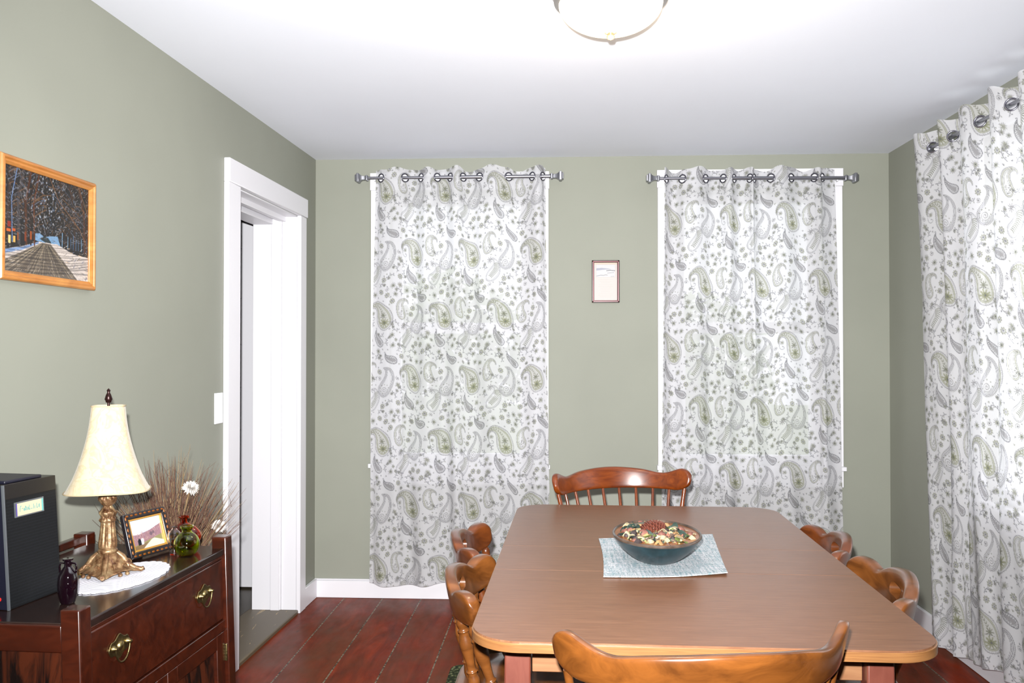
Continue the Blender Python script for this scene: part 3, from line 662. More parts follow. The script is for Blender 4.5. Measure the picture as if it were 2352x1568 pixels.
dc.fill([(12, 30), (40, 28), (75, 32), (95, 36), (60, 37), (12, 42)], lin3('#b7bac8')); dc.stroke([(66, 43), (85, 41), (110, 43)], 3.2, lin3('#74767c')); dc.stroke([(70, 56), (84, 55), (105, 53)], 2, lin3('#9a9ca2'))
dc.stroke([(13, 71), (35, 67), (50, 68), (62, 65), (70, 67)], 3, lin3('#a6a7ac')); dc.stroke([(88, 75), (106, 73)], 1.6, lin3('#a0a0a4'))
for i in range(11):
    y = 90 + i * 9.2; w = random.uniform(24, 40)
    for k in range(14):
        xx = 61 - w + k * 2 * w / 14; dc.stroke([(xx, y), (xx + 2 * w / 14 * .7, y)], 1.1, lin3('#cfc4c0'), .8)
dc.a = dc.a * .62
picture('print_sheet', dc, .122, .201, .0011, M['paper'], fr_, lambda u, v: (-.061 + u, -0.006, .0125 + v))

# ------------------------------------------------------------------ winter road picture on the left wall
PY0, PY1 = 2.063, 2.478; pw_, ph_ = PY1 - PY0, 0.316
pf = empty('picture_frame', (lw(PY0), PY0, 1.501), PI / 2 - math.atan(K), 'golden pine frame with a winter road under bare trees, above the lamp', 'picture frame')
# local x runs along the wall away from the camera, local -y points into the room
def prof_frame(parent, w, h, fw, m, name='frame_moulding'):
    for side in range(4):
        b = MB(); pr_ = [(0, 0), (0, .014), (.004, .019), (.009, .020), (.013, .015), (.017, .016), (fw, .010), (fw, 0)]
        A = [((0, 0), (w, 0)), ((w, 0), (w, h)), ((w, h), (0, h)), ((0, h), (0, 0))][side]; nin = [(0, 1), (-1, 0), (0, -1), (1, 0)][side]; dr_ = [(1, 0), (0, 1), (-1, 0), (0, -1)][side]
        rings = []
        for e, (px_, pz_) in enumerate(A):
            sg_ = 1 if e == 0 else -1
            rings.append([(px_ + nin[0] * r + dr_[0] * r * sg_, -d - .002, pz_ + nin[1] * r + dr_[1] * r * sg_) for r, d in pr_])
        b.loops(rings); b.build(name, m, parent, bevel=0.001)
prof_frame(pf, pw_, ph_, .024, M['pine'])
iw, ih = (pw_ - .046) * 1000, (ph_ - .046) * 1000
wc = Canvas(iw, ih, 1.0, lin3('#1c1a1c')); R_ = random.Random(5)
hz = ih * .66
for i in range(900):       # sky seen through branches
    x = R_.uniform(0, iw); y = R_.uniform(0, hz * .95); dens = math.exp(-((x - iw * .45) / (iw * .22)) ** 2 - ((y - ih * .22) / (ih * .25)) ** 2)
    wc.disc(x, y, R_.uniform(.8, 3.0), lin3(R_.choice(['#c9d6ec', '#8fa0bd', '#e8ecf4', '#6d7890', '#7b6552'])), (.15 + .8 * dens) * R_.uniform(.4, 1))
wc.fill([(iw * .34, hz), (iw * .34, hz - 18), (iw * .39, hz - 21), (iw * .44, hz - 13), (iw * .52, hz - 19), (iw * .60, hz - 22), (iw * .64, hz + 6)], lin3('#7ea6cc'), .9); wc.fill([(iw * .39, hz - 6), (iw * .44, hz - 15), (iw * .49, hz - 12), (iw * .53, hz), (iw * .47, hz + 3)], lin3('#28363c'))
for i in range(10): x = iw * (.66 + i * .035); wc.stroke([(x, hz - R_.uniform(20, 34)), (x + R_.uniform(-1, 1), hz + 6)], R_.uniform(1.5, 3.6), lin3(R_.choice(['#6d9cc8', '#4d7096', '#8ab4d8'])), .75)
wc.fill([(0, ih), (0, ih * .80), (iw * .2, ih * .74), (iw * .38, hz + 2), (iw * .6, hz), (iw * .8, ih * .73), (iw, ih * .74), (iw, ih)], lin3('#d8ccc4'))
wc.fill([(0, ih * .80), (iw * .2, ih * .745), (iw * .38, hz + 2), (iw * .38, hz + 7), (iw * .2, ih * .775), (0, ih * .84)], lin3('#7f9cc8'))
wc.fill([(iw * .0, ih), (iw * .0, ih * .9), (iw * .42, hz + 3), (iw * .52, hz + 3), (iw * .86, ih)], lin3('#75695c'))
for i in range(46):
    x = iw * (-.1 + i * .021); wc.stroke([(x, ih), (lerp(iw * .46, x, .12), hz + 8)], R_.uniform(.6, 1.8), lin3(R_.choice(['#b6a68c', '#3a342f', '#a08f78', '#211e1d'])), .75)
for i in range(14):
    y = lerp(hz + 6, ih, (i / 14) ** 1.4); wc.stroke([(0, y + R_.uniform(0, 8)), (iw * .4, y + R_.uniform(-3, 3)), (iw * .75, y - R_.uniform(4, 10)), (iw, y - R_.uniform(12, 24))], 1.0 + i * .28, lin3('#1f1d20'), .55)
for i in range(60):
    x = R_.uniform(iw * .6, iw); y = lerp(hz + 4, ih, R_.random()); 
    if x > lerp(iw * .55, iw * .85, (y - hz) / (ih - hz)): wc.stroke([(x, y), (x + R_.uniform(4, 16), y - R_.uniform(-3, 9))], R_.uniform(1, 2.6), lin3(R_.choice(['#2a2c36', '#5c6680', '#efe2d2', '#e9c9a4'])), .8)
trees = [(.05, 9, '#3a2c28'), (.09, 3, '#6a84b0'), (.16, 12, '#403c40'), (.24, 8, '#4e2a18'), (.29, 6, '#2a1c18'), (.33, 5, '#5c3018'), (.70, 4, '#2a1c18'), (.76, 5, '#241a18'), (.82, 6, '#38241c'), (.88, 7, '#20181a'), (.95, 9, '#4a2a1a')]
for tx, tw_, tc_ in trees:
    wc.stroke([(iw * tx, hz + (14 if tx < .5 else 8)), (iw * (tx - .01), ih * .3), (iw * (tx + (.05 if tx < .5 else -.08)), 0)], tw_, lin3(tc_))
    for k in range(16):
        y = R_.uniform(ih * .02, ih * .55); d = 1 if tx < .5 else -1; ln = R_.uniform(20, 80)
        wc.stroke([(iw * tx, y), (iw * tx + d * ln * .5, y - ln * .3), (iw * tx + d * ln, y - ln * .2 + R_.uniform(-20, 5))], R_.uniform(.7, 2.4), lin3(R_.choice(['#171414', '#2c2320', '#4b3220', '#7c5a3c', '#3a2e2a', '#6d7384'])), .8)
for i in range(1500):
    x = R_.uniform(0, iw); y = R_.uniform(0, hz - 4); a = math.atan2(ih * .62 - y, iw * .46 - x) + R_.uniform(-.5, .5) + (PI if R_.random() < .5 else 0); ln = R_.uniform(3, 17)
    wc.stroke([(x, y), (x + ln * math.cos(a) + R_.uniform(-2, 2), y + ln * math.sin(a))], R_.uniform(.35, 1.1), lin3(R_.choice(['#0c0a0b', '#161214', '#2a211f', '#0f0d0f', '#5a4434', '#8c6a4c', '#7c7f8c', '#a8a6a8', '#3a2a22'])), R_.uniform(.5, .95))
for i in range(700):
    y = lerp(hz + 3, ih, R_.random() ** .8); x = R_.uniform(0, iw); k = (y - hz) / (ih - hz)
    wc.stroke([(x, y), (x + (x - iw * .46) * .12 * k + R_.uniform(-3, 3), y + R_.uniform(1, 8) * k)], R_.uniform(.4, 1.4), lin3(R_.choice(['#1c1a1e', '#38343a', '#6a6058', '#c8bcae', '#e4d6c6', '#50586c'])), R_.uniform(.3, .7))
wc.stroke([(iw * .98, ih * .62), (iw * .88, ih * .45), (iw * .62, ih * .22), (iw * .5, 0)], 1.8, lin3('#8a6040'), .9); wc.stroke([(iw, ih * .3), (iw * .86, 0)], 1.8, lin3('#86613f'), .9)
for x, y, w_, h_, c_ in ((.04, .53, 12, 14, '#8e2a1c'), (.03, .60, 16, 7, '#d8661e'), (.09, .59, 12, 7, '#c85a1e'), (.05, .66, 9, 20, '#f4d48a'), (.10, .66, 8, 16, '#e8b860'), (.14, .62, 6, 20, '#8a4a20'), (.22, .60, 7, 24, '#7c3414'), (.28, .58, 8, 22, '#9a4c1c')):
    wc.fill([(iw * x, ih * y), (iw * x + w_, ih * y), (iw * x + w_, ih * y + h_), (iw * x, ih * y + h_)], lin3(c_), .9)
wc.a = np.clip(wc.a * .66, 0, 1)
picture('print_sheet', wc, iw / 1000, ih / 1000, .0011, M['print'], pf, lambda u, v: (.023 + u, -.009, .023 + v))

# ------------------------------------------------------------------ ceiling lamp
cl = empty('ceiling_light', (0.157, 2.49, ZC), 0, 'round frosted glass dome ceiling light, lit, with a pewter rim and finial', 'ceiling light')
b = MB(); b.lathe([(0, 0), (.168, 0), (.172, -.008), (.166, -.02), (.160, -.024), (.164, -.032), (.156, -.040), (.150, -.040), (.150, -.01), (0, -.01)], 64); b.build('pan', mat('pewter_pan', srgb('#a9a4a2'), .35, .8), cl, smooth=True)
prof = [(.151, -.034)] + [(.150 * math.cos(t), -.038 - .084 * math.sin(t)) for t in np.linspace(0.05, PI / 2, 18)]
prof[-1] = (0, prof[-1][1]); b = MB(); b.lathe(prof, 64); b.build('glass_dome', M['glow'], cl, smooth=True)
b = MB(); b.lathe([(0, -.112), (.017, -.118), (.018, -.123), (.010, -.127), (.013, -.133), (.009, -.140), (0, -.143)], 24); b.build('finial', mat('amber_pewter', srgb('#b89a80'), .3, .7), cl, smooth=True)
pl = light('ceiling_bulb', 'POINT', (0, 0, -0.20), 8, (1.0, 0.80, 0.55), shadow_soft_size=0.1); pl.parent = cl

# ------------------------------------------------------------------ table
TK = 0.024
tb = empty('dining_table', (0.307, 2.46, 0), -TK, 'brown wood-grain dining table with rounded corners and a pale maple edge', 'table')
HW, HL = 0.468, 0.768
def rrect(hw, hl, r, n=8, tap=0.0):
    P = []
    for cx, cy, a0 in ((hw - r, hl - r, 0), (-hw + r, hl - r, PI / 2), (-hw + r, -hl + r, PI), (hw - r, -hl + r, 1.5 * PI)):
        for i in range(n + 1): a = a0 + PI / 2 * i / n; P.append((cx + r * math.cos(a), cy + r * math.sin(a)))
    return P
def clipy(poly, y0, y1):
    def cl_(P, f, yv):
        o = []
        for i in range(len(P)):
            a, c = P[i], P[(i + 1) % len(P)]; ia, ic = f(a), f(c)
            if ia: o.append(a)
            if ia != ic: t = (yv - a[1]) / (c[1] - a[1]); o.append((a[0] + t * (c[0] - a[0]), yv))
        return o
    return cl_(cl_(poly, lambda p: p[1] >= y0, y0), lambda p: p[1] <= y1, y1)
seams = (-0.205, 0.075); gap = 0.0011
outer = rrect(HW, HL, .105, 12)
inner = rrect(HW - .003, HL - .003, .103, 12)
for nm, y0, y1 in (('table_half', -9, seams[0] - gap), ('table_leaf', seams[0] + gap, seams[1] - gap), ('table_half', seams[1] + gap, 9)):
    pi_ = clipy(inner, y0, y1); po_ = clipy(outer, y0, y1)
    b = MB(); b.prism(po_, .7275, .7465); h = b.build(nm, M['edge'], tb, bevel=0.0012)
    b = MB(); b.prism(pi_, .7465, .75); b.build('laminate_top', M['formica'], h)
for side, y in (('front', -1), ('back', 1)):
    b = MB(); b.box(-.345, y * .60 - .01, .634, .345, y * .60 + .01, .727); b.build('apron', M['apron'], tb, bevel=0.002)
for x in (-1, 1):
    b = MB(); b.box(x * .36 - .01, -.58, .65, x * .36 + .01, .58, .727); b.build('apron', M['apron'], tb, bevel=0.002)
for sx_ in (-1, 1):
    for sy_ in (-1, 1):
        b = MB(); tx, ty, bx_, by_ = sx_ * .375, sy_ * .612, sx_ * .425, sy_ * .66
        b.loops([[(tx - .027, ty - .02, .727), (tx + .027, ty - .02, .727), (tx + .027, ty + .02, .727), (tx - .027, ty + .02, .727)],
                 [(tx - .029, ty - .025, .55), (tx + .029 + .0, ty - .025, .55), (tx + .029, ty + .025, .55), (tx - .029, ty + .025, .55)],
                 [(bx_ - .018, by_ - .018, 0.011), (bx_ + .018, by_ - .018, 0.011), (bx_ + .018, by_ + .018, 0.011), (bx_ - .018, by_ + .018, 0.011)]])
        b.build('leg', M['tleg'], tb, bevel=0.004)

# ------------------------------------------------------------------ chairs
def band(c, bow, zc, hh, topf, th, lean=0.1, n=72, y0=0.0, e=0.86, botf=lambda a: 0.0, sq=.55):
    """curved crest rail; a in -1..1; topf(a) lifts the top edge"""
    Rr = (c * c + bow * bow) / (2 * bow); phi = math.asin(min(1, c / Rr)); rings = []; ns = 24
    for i in range(n + 1):
        a = -1 + 2 * i / n; t = a * phi; px_, py_ = Rr * math.sin(t), Rr * math.cos(t) - (Rr - bow)
        k = 1.0
        if abs(a) > e: u = (abs(a) - e) / (1 - e); k = max(0.03, math.sqrt(max(0, 1 - u * u)))
        top = zc + (hh + topf(a)); bot = zc - hh + botf(a); mid = (top + bot) / 2 + (0.0); h = (top - bot) / 2 * k; tt = th / 2 * (0.55 + 0.45 * min(1, k * 1.4)) * (1 if k > .05 else .4)
        ring = []
        for j in range(ns):
            q_ = 2 * PI * j / ns; cz_ = math.copysign(abs(math.sin(q_)) ** sq, math.sin(q_)); cr_ = math.copysign(abs(math.cos(q_)) ** sq, math.cos(q_))
            z = mid + h * cz_; r = tt * cr_ + lean * (z - zc)
            ring.append((px_ + math.sin(t) * r, y0 + py_ + math.cos(t) * r, z))
        rings.append(ring)
    return rings
def seat_mb(w, d, z, th=.042):
    P = []; n = 44
    for i in range(n):
        t = 2 * PI * i / n; ca, sa = math.cos(t), math.sin(t); ex = 2 / 3.2
        x = w / 2 * math.copysign(abs(ca) ** ex, ca); y = d / 2 * math.copysign(abs(sa) ** ex, sa); x *= (1 - .10 * (y / d * 2 + .0)); P.append((x, y))
    b = MB(); rings = []
    for s_, zz in ((.90, z - th), (.985, z - th * .6), (1.0, z - th * .3), (.985, z - .004), (.95, z), (.75, z - .008), (.4, z - .014), (.1, z - .014)):
        rings.append([(x * s_, y * s_, zz + (0.006 if s_ < .8 and False else 0)) for x, y in P])
    b.loops(rings); return b
def turned(b, p0, p1, prof, n=14):
    p0, p1 = Vector(p0), Vector(p1); prof = smoothprof(prof, 4)
    b.tube([p0.lerp(p1, t) for t, r in prof], [r for t, r in prof], n)
LEGP = [(0, .010), (.06, .013), (.16, .017), (.22, .012), (.24, .019), (.27, .012), (.45, .019), (.62, .023), (.74, .017), (.78, .021), (.81, .014), (.92, .016), (1, .014)]
SPP = [(0, .008), (.08, .011), (.20, .0165), (.30, .0125), (.33, .0155), (.36, .0115), (.5, .013), (.66, .0185), (.80, .013), (.83, .016), (.86, .012), (.93, .015), (1, .009)]
def legs(root, m, w=.155, d=.14, zt=.41):
    for sx_ in (-1, 1):
        for sy_ in (-1, 1):
            b = MB(); turned(b, (sx_ * w * 1.33, sy_ * d * 1.36, 0.0125), (sx_ * w, sy_ * d, zt), LEGP); b.build('leg', m, root, smooth=True)
    zs = .17; fx = w * 1.2; fy = d * 1.22
    for sx_ in (-1, 1): b = MB(); b.tube([(sx_ * fx, -fy, zs), (sx_ * fx, 0, zs), (sx_ * fx, fy, zs)], [.008, .013, .008], 12); b.build('stretcher', m, root, smooth=True)
    b = MB(); b.tube([(-fx, 0, zs), (0, 0, zs), (fx, 0, zs)], [.008, .013, .008], 12); b.build('stretcher', m, root, smooth=True)
def bump_(a, c, w): return math.exp(-((a - c) / w) ** 2)
def mate_chair(mt, c=.228, bow=.085):
    root = empty('captains_chair'); seat_mb(.43, .40, .445).build('seat', mt, root, smooth=True)
    yc = .115
    tf = lambda a: .016 * bump_(a, 0, .36) + .002 * (bump_(a, -.84, .16) + bump_(a, .84, .16)) - .017 * (bump_(a, .53, .12) + bump_(a, -.53, .12))
    b = MB(); b.loops(band(c, bow, .678, .046, tf, .036, .22, 96, yc, .84, lambda a: .018 * abs(a) ** 3, .40)); cr = b.build('backrest', mt, root)
    # hand hole cut through the middle
    cut = MB(); pl_ = [(.032 + .016 * math.cos(t), .016 * math.sin(t)) for t in np.linspace(-PI / 2, PI / 2, 10)] + [(-.032 + .016 * math.cos(t), .016 * math.sin(t)) for t in np.linspace(PI / 2, 1.5 * PI, 10)]
    cut.prism(pl_, -.2, .2, Matrix.Translation((0, yc + bow, .690)) @ Matrix.Rotation(PI / 2, 4, 'X')); co = cut.build('hand_hole')
    md = cr.modifiers.new('hole', 'BOOLEAN'); md.operation = 'DIFFERENCE'; md.object = co; md.solver = 'EXACT'
    dg = bpy.context.evaluated_depsgraph_get(); dg.update(); nm = bpy.data.meshes.new_from_object(cr.evaluated_get(dg)); cr.modifiers.clear(); cr.data = nm; bpy.data.objects.remove(co)
    if not nm.materials: nm.materials.append(mt)
    nm.polygons.foreach_set('use_smooth', [True] * len(nm.polygons)); nm.set_sharp_from_angle(angle=math.radians(45))
    Rr = (c * c + bow * bow) / (2 * bow); phi = math.asin(c / Rr)
    for a in (-.86, -.54, -.19, .19, .54, .86):
        t = a * phi; x, y = Rr * math.sin(t), yc + Rr * math.cos(t) - (Rr - bow)
        b = MB(); turned(b, (x * .80, y * .80 - .01 if abs(a) < .8 else y * .5, .43), (x, y - .004, .645), SPP); b.build('spindle', mt, root, smooth=True)
    legs(root, mt); return root
def comb_chair(mt, c=.262, bow=.172):
    root = empty('dining_chair'); seat_mb(.45, .42, .445).build('seat', mt, root, smooth=True)
    yc = .105
    tf = lambda a: .013 * bump_(a, 0, .38) + .019 * (bump_(a, -.92, .17) + bump_(a, .92, .17)) - .009 * (bump_(a, .6, .15) + bump_(a, -.6, .15))
    b = MB(); b.loops(band(c, bow, .79, .034, tf, .024, .22, 96, yc, .80, lambda a: 0.0, .45)); b.build('crest_rail', mt, root, smooth=True)
    Rr = (c * c + bow * bow) / (2 * bow); phi = math.asin(c / Rr)
    for i in range(10):
        a = -.90 + 1.80 * i / 9; t = a * phi; x, y = Rr * math.sin(t), yc + Rr * math.cos(t) - (Rr - bow); r = .0088 if i in (0, 9) else .0062
        xb = x * .72; yb = .155 - .3 * xb * xb / .04 * .3
        b = MB(); P0 = Vector((xb, yb if i not in (0, 9) else .09, .435)); P1 = Vector((x, y - .006, .765)); b.tube([P0, P0.lerp(P1, .35), P0.lerp(P1, .7), P1], [r, r * 1.25, r, r * .85], 10); b.build('spindle', mt, root, smooth=True)
    legs(root, mt, .165, .15); return root
def place(o, chord, deg, y0, label, sc=(1, 1, 1), tilt=0):
    a = math.radians(deg); o.location = (chord[0] + math.sin(a) * y0 * sc[1], chord[1] - math.cos(a) * y0 * sc[1], 0); o.rotation_euler = (0, tilt, a); o.scale = sc; tag(o, label, 'chair'); return o
mcA = mate_chair(M['mate'])
place(mcA, (-.187, 2.33), 90 - 1, .115, 'brown captains chair on the left side of the table, nearer the camera')
c2_ = copy_tree(mcA); place(c2_, (.812, 2.315), -90 - 8, .115, 'brown captains chair at the right side of the table, nearer the camera', (1.12, 1.05, 1.01))
mcB = mate_chair(M['mate2'])
place(mcB, (-.230, 2.80), 90 + 1, .115, 'red-brown captains chair on the left side of the table, farther back by the curtain')
c4_ = copy_tree(mcB); place(c4_, (.824, 2.825), -90 - 5, .115, 'red-brown captains chair at the right side of the table, farther back near the wall corner')
for o in (mcA, c2_, mcB, c4_): tag(o, group='captains chairs along the sides of the table')
fc = comb_chair(M['honey']); place(fc, (.256, 1.566), 180 + 8.8, .105, 'honey-coloured spindle-back chair at the near end of the table, seen from behind', (.99, 1, 1.006))
bc = comb_chair(M['comb']); place(bc, (.268, 3.335), 14.5, .105, 'chestnut spindle-back chair at the far end of the table, facing the camera', (1.035, 1.035, 1.022), math.radians(-.6))

# rug
b = MB(); P = rrect(.76, 1.25, .05, 6); b.prism(P, 0.001, .009); rg_ = b.build('rug', M['rug'], bevel=.003); rg_.location = (.32, 2.37, 0)
tag(rg_, 'olive green woven rug on the floorboards under the table', 'rug')

# ------------------------------------------------------------------ placemat, bowl, potpourri
TT = 0.7502
b = MB(); nx_, ny_ = 20, 28; vs = []; fs = []
c00, c10, c11, c01 = np.array((.118, 2.190)), np.array((.436, 2.232)), np.array((.485, 2.722)), np.array((.128, 2.640))
top = []
for j in range(ny_ + 1):
    for i in range(nx_ + 1):
        u, v = i / nx_, j / ny_; p = (c00 * (1 - u) + c10 * u) * (1 - v) + (c01 * (1 - u) + c11 * u) * v
        p = p + np.array((0, -.012 * math.sin(PI * u))) * (1 - v) + np.array((.006 * math.sin(PI * v), 0)) * (1 - u)
        z = TT + .0028 + .004 * max(0, u - .6) / .4 * max(0, .25 - v) * 4 * 1.0 + .0015 * max(0, .1 - v) * 10
        vs.append((p[0], p[1], z)); 
nv_ = len(vs); vs2 = [(x, y, TT + .0006 + (z - TT - .0028)) for x, y, z in vs]
for j in range(ny_):
    for i in range(nx_):
        k = j * (nx_ + 1) + i; q_ = (k, k + 1, k + nx_ + 2, k + nx_ + 1); fs.append(q_); fs.append(tuple(nv_ + t for t in reversed(q_)))
bd = [i for i in range(nx_ + 1)] + [(j + 1) * (nx_ + 1) - 1 for j in range(1, ny_ + 1)] + [ny_ * (nx_ + 1) + i for i in range(nx_ - 1, -1, -1)] + [j * (nx_ + 1) for j in range(ny_ - 1, 0, -1)]
for i in range(len(bd)): a_, c_ = bd[i], bd[(i + 1) % len(bd)]; fs.append((a_, nv_ + a_, nv_ + c_, c_))
b.add(vs + vs2, fs); pm = b.build('placemat', M['mat'], smooth=True, origin=(.28, 2.45, TT)); tag(pm, 'pale blue and grey woven placemat under the bowl on the table', 'placemat')

BX, BY, BZ = .274, 2.385, TT + .0032; BSX, BSY = .120, .175; BH = .083
bw = empty('bowl', (BX, BY, BZ), -.06, 'oval dark teal wooden bowl with brown rim, on the placemat, full of potpourri', 'bowl')
bw.scale = (1, 1, .86)
def bowl_part(prof, name, m, par=None):
    b = MB(); n = 64; rings = []
    for (s_, z) in prof: rings.append([(BSX * s_ * math.cos(2 * PI * i / n), BSY * s_ * math.sin(2 * PI * i / n), z) for i in range(n)])
    b.loops(rings, cap=True); return b.build(name, m, par or bw, smooth=True)
bp_ = smoothprof([(.40, 0), (.46, .004), (.62, .018), (.82, .044), (.95, .068), (.995, .078)], 5)
ip_ = smoothprof([(.945, .080), (.88, .066), (.72, .040), (.5, .020), (.2, .012), (.02, .011)], 5)
bowl_part(bp_, 'bowl_shell', M['bowlout']); bowl_part([(.995, .0775), (1.01, .081), (1.0, .085), (.975, .0865), (.952, .084), (.945, .079)], 'rim', M['bowlrim']); bowl_part(ip_, 'bowl_lining', M['bowlin'])
# loose filling nobody could count
R_ = random.Random(3); b = MB(); st_cols = []
def inb(rmax=.86):
    while True:
        u, v = R_.uniform(-1, 1), R_.uniform(-1, 1)
        if u * u + v * v < 1: return u * BSX * rmax, v * BSY * rmax, 1 - u * u - v * v
def chipshape(b, T, k):
    if k == 0:   # curled shaving
        n = 7; v = []; r = R_.uniform(.006, .011); w = R_.uniform(.004, .008)
        for i in range(n + 1):
            a = i / n * R_.uniform(3.4, 4.4); v += [(r * math.cos(a) * (1 - i * .05), -w, r * math.sin(a)), (r * math.cos(a) * (1 - i * .05), w, r * math.sin(a))]
        m_ = len(v); v2 = [(x * .86, y, z * .86) for x, y, z in v]; f = []
        for i in range(n): f += [(2 * i, 2 * i + 1, 2 * i + 3, 2 * i + 2), (m_ + 2 * i + 2, m_ + 2 * i + 3, m_ + 2 * i + 1, m_ + 2 * i), (2 * i, 2 * i + 2, m_ + 2 * i + 2, m_ + 2 * i), (2 * i + 1, m_ + 2 * i + 1, m_ + 2 * i + 3, 2 * i + 3)]
        b.add(v + v2, f, T)
    elif k == 1:  # pod
        pr2 = [(0.0001, -.008), (.005, -.006), (.008, 0), (.006, .006), (.0025, .009), (.0001, .010)]; b.lathe(pr2, 9, T, lambda th, z: 1 + .16 * math.cos(4 * th))
    else:        # crumpled leaf
        v = []; n = 6
        for i in range(n):
            t = i / (n - 1); w = .006 * math.sin(PI * min(.98, t + .05)) + .0006; z = .006 * math.sin(t * 4); v += [(-.014 + .028 * t, -w, z + .002), (-.014 + .028 * t, 0, z), (-.014 + .028 * t, w, z + .003)]
        m_ = len(v); v2 = [(x, y, z - .0008) for x, y, z in v]; f = []
        for i in range(n - 1):
            for j in range(2): q_ = (3 * i + j, 3 * i + j + 1, 3 * i + 4 + j, 3 * i + 3 + j); f += [q_, tuple(m_ + t for t in reversed(q_))]
        b.add(v + v2, f, T)
rm = lambda x, y, z, s=1: Matrix.Translation((x, y, z)) @ Matrix.Rotation(R_.uniform(0, 6.28), 4, 'Z') @ Matrix.Rotation(R_.uniform(-1, 1), 4, 'X') @ Matrix.Rotation(R_.uniform(-1, 1), 4, 'Y') @ Matrix.Scale(s, 4)
for i in range(620):
    x, y, d = inb(.80); chipshape(b, rm(x, y, .064 + .018 * d + R_.uniform(-.002, .010), R_.uniform(.5, .95)), R_.choice([0, 1, 2, 2]))
m = M['mixp'] = mat('mixed_dried_petals', rough=.8); vr = N(m, 'ShaderNodeTexVoronoi'); vr.inputs['Scale'].default_value = 85; L(m, coords(m), vr.inputs['Vector'])
sp = N(m, 'ShaderNodeSeparateColor'); L(m, vr.outputs['Color'], sp.inputs[0])
rr_ = ramp(m, sp.outputs[0], [(0, srgb('#4a3a30')), (.18, srgb('#6b5a48')), (.34, srgb('#3a4a3a')), (.48, srgb('#7d8250')), (.6, srgb('#8a5a48')), (.74, srgb('#c9b488')), (.88, srgb('#54403c'))])
m.node_tree.nodes[-1]; L(m, rr_, bsdf(m).inputs['Base Color'])
for nd in m.node_tree.nodes:
    if nd.type == 'VALTORGB': nd.color_ramp.interpolation = 'CONSTANT'
# bed of filling: a low mound
nn = 40; rings = []
for s_, z in ((.50, .058), (.82, .084), (.78, .088), (.55, .090), (.3, .094), (.05, .095)): rings.append([(BSX * s_ * .95 * math.cos(2 * PI * i / nn), BSY * s_ * .95 * math.sin(2 * PI * i / nn), z - .024 + .003 * math.sin(i * 2.7 + s_ * 20)) for i in range(nn)])
b.loops(rings)
pp = b.build('potpourri', M['mixp']); pp.scale = (1, 1, .86); pp.location = (BX, BY - .006, BZ); pp.rotation_euler = (0, 0, -.06); tag(pp, 'mixed brown and green potpourri crumbs filling the teal bowl', 'potpourri', kind='stuff')
def loose(name, k, m, spots, label, group, sc=1.2):
    b = MB(); chipshape(b, Matrix.Identity(4), k); proto = b.build(name, m, smooth=True)
    for i, (x, y) in enumerate(spots):
        o = proto if i == 0 else proto.copy()
        if i: COL.objects.link(o)
        d = 1 - (x / BSX) ** 2 - (y / BSY) ** 2; o.location = (BX + x, BY + y, BZ + (.066 + .018 * d + R_.uniform(0, .006)) * .86); o.rotation_euler = (R_.uniform(-1, 1), R_.uniform(-1, 1), R_.uniform(0, 6)); s_ = sc * R_.uniform(.8, 1.35); o.scale = (s_, s_, s_)
        tag(o, label, 'potpourri piece', group)
def spots(n, r=.8): return [inb(r)[:2] for _ in range(n)]
loose('wood_shaving', 0, M['chip'], [(-.07, -.06), (-.055, -.085), (-.085, -.03), (.005, -.085), (.012, -.11), (.045, -.10), (.03, -.03), (.085, -.06), (.095, -.01), (-.03, -.11), (-.06, .06), (.05, .02), (-.075, .085)] + spots(2), 'curled cream wood shaving lying in the teal bowl', 'cream wood shavings in the bowl', 1.2)
loose('tan_shaving', 0, M['tan'], spots(16, .86), 'curled tan wood shaving lying in the teal bowl', 'tan wood shavings in the bowl', 1.1)
loose('dried_leaf', 2, M['grn'], spots(18, .86) + [(.06, -.02), (.07, -.045)], 'dark green dried leaf lying in the teal bowl', 'dark green dried leaves in the bowl', 1.1)
loose('dried_moss_leaf', 2, M['lime'], spots(14, .86) + [(-.035, -.075), (.055, -.12)], 'moss green dried leaf lying in the teal bowl', 'moss green dried leaves in the bowl', 1.0)
loose('seed_pod', 1, M['dkb'], spots(16, .86), 'black-brown ribbed seed pod lying in the teal bowl', 'seed pods in the bowl', 1.0)
loose('dried_rosebud', 1, M['rosy'], [(-.085, .03), (-.09, .05), (-.08, .01), (.055, .05), (.07, .04), (-.07, .0)] + spots(8), 'dusty red dried rosebud lying in the teal bowl', 'dusty red rosebuds in the bowl', 1.25)
# pine cone lying on top
pc = empty('pine_cone', (BX - .008, BY - .005, BZ + .083), 0, 'reddish brown pine cone lying on top of the potpourri in the teal bowl', 'pine cone', rot=(.15, 1.25, .25))
b = MB(); b.lathe([(.0001, -.028), (.012, -.022), (.017, -.006), (.014, .012), (.007, .026), (.0001, .034)], 16); b.build('core', M['cone'], pc, smooth=True)
b = MB()
for i in range(84):
    t = i / 83; z = -.028 + .058 * t; r = .028 * math.sin(PI * (.16 + .76 * t)) ** .8; a = i * 2.39996; q_ = 1 - .5 * t
    Tm = Matrix.Rotation(a, 4, 'Z') @ Matrix.Translation((r * .72, 0, z)) @ Matrix.Rotation(.75 - .35 * t, 4, 'Y')
    b.lathe([(.0001, -.0012), (.0098 * q_, -.0006), (.0104 * q_, .0006), (.0085 * q_, .0018), (.0001, .0022)], 10, Tm)
b.build('cone_scales', M['cone'], pc, smooth=True)
b = MB(); b.tube([(-.045, -.004, 0), (-.015, .002, .004), (.015, .0, .005), (.045, -.005, .001)], [.003, .008, .008, .003], 7)
bk = b.build('bark_strip', M['bark'], smooth=True); bk.location = (BX - .035, BY + .09, BZ + .073); bk.rotation_euler = (.3, -.1, .45); bk.scale = (1, 1.2, .6); tag(bk, 'grey strip of bark behind the pine cone in the teal bowl', 'bark')

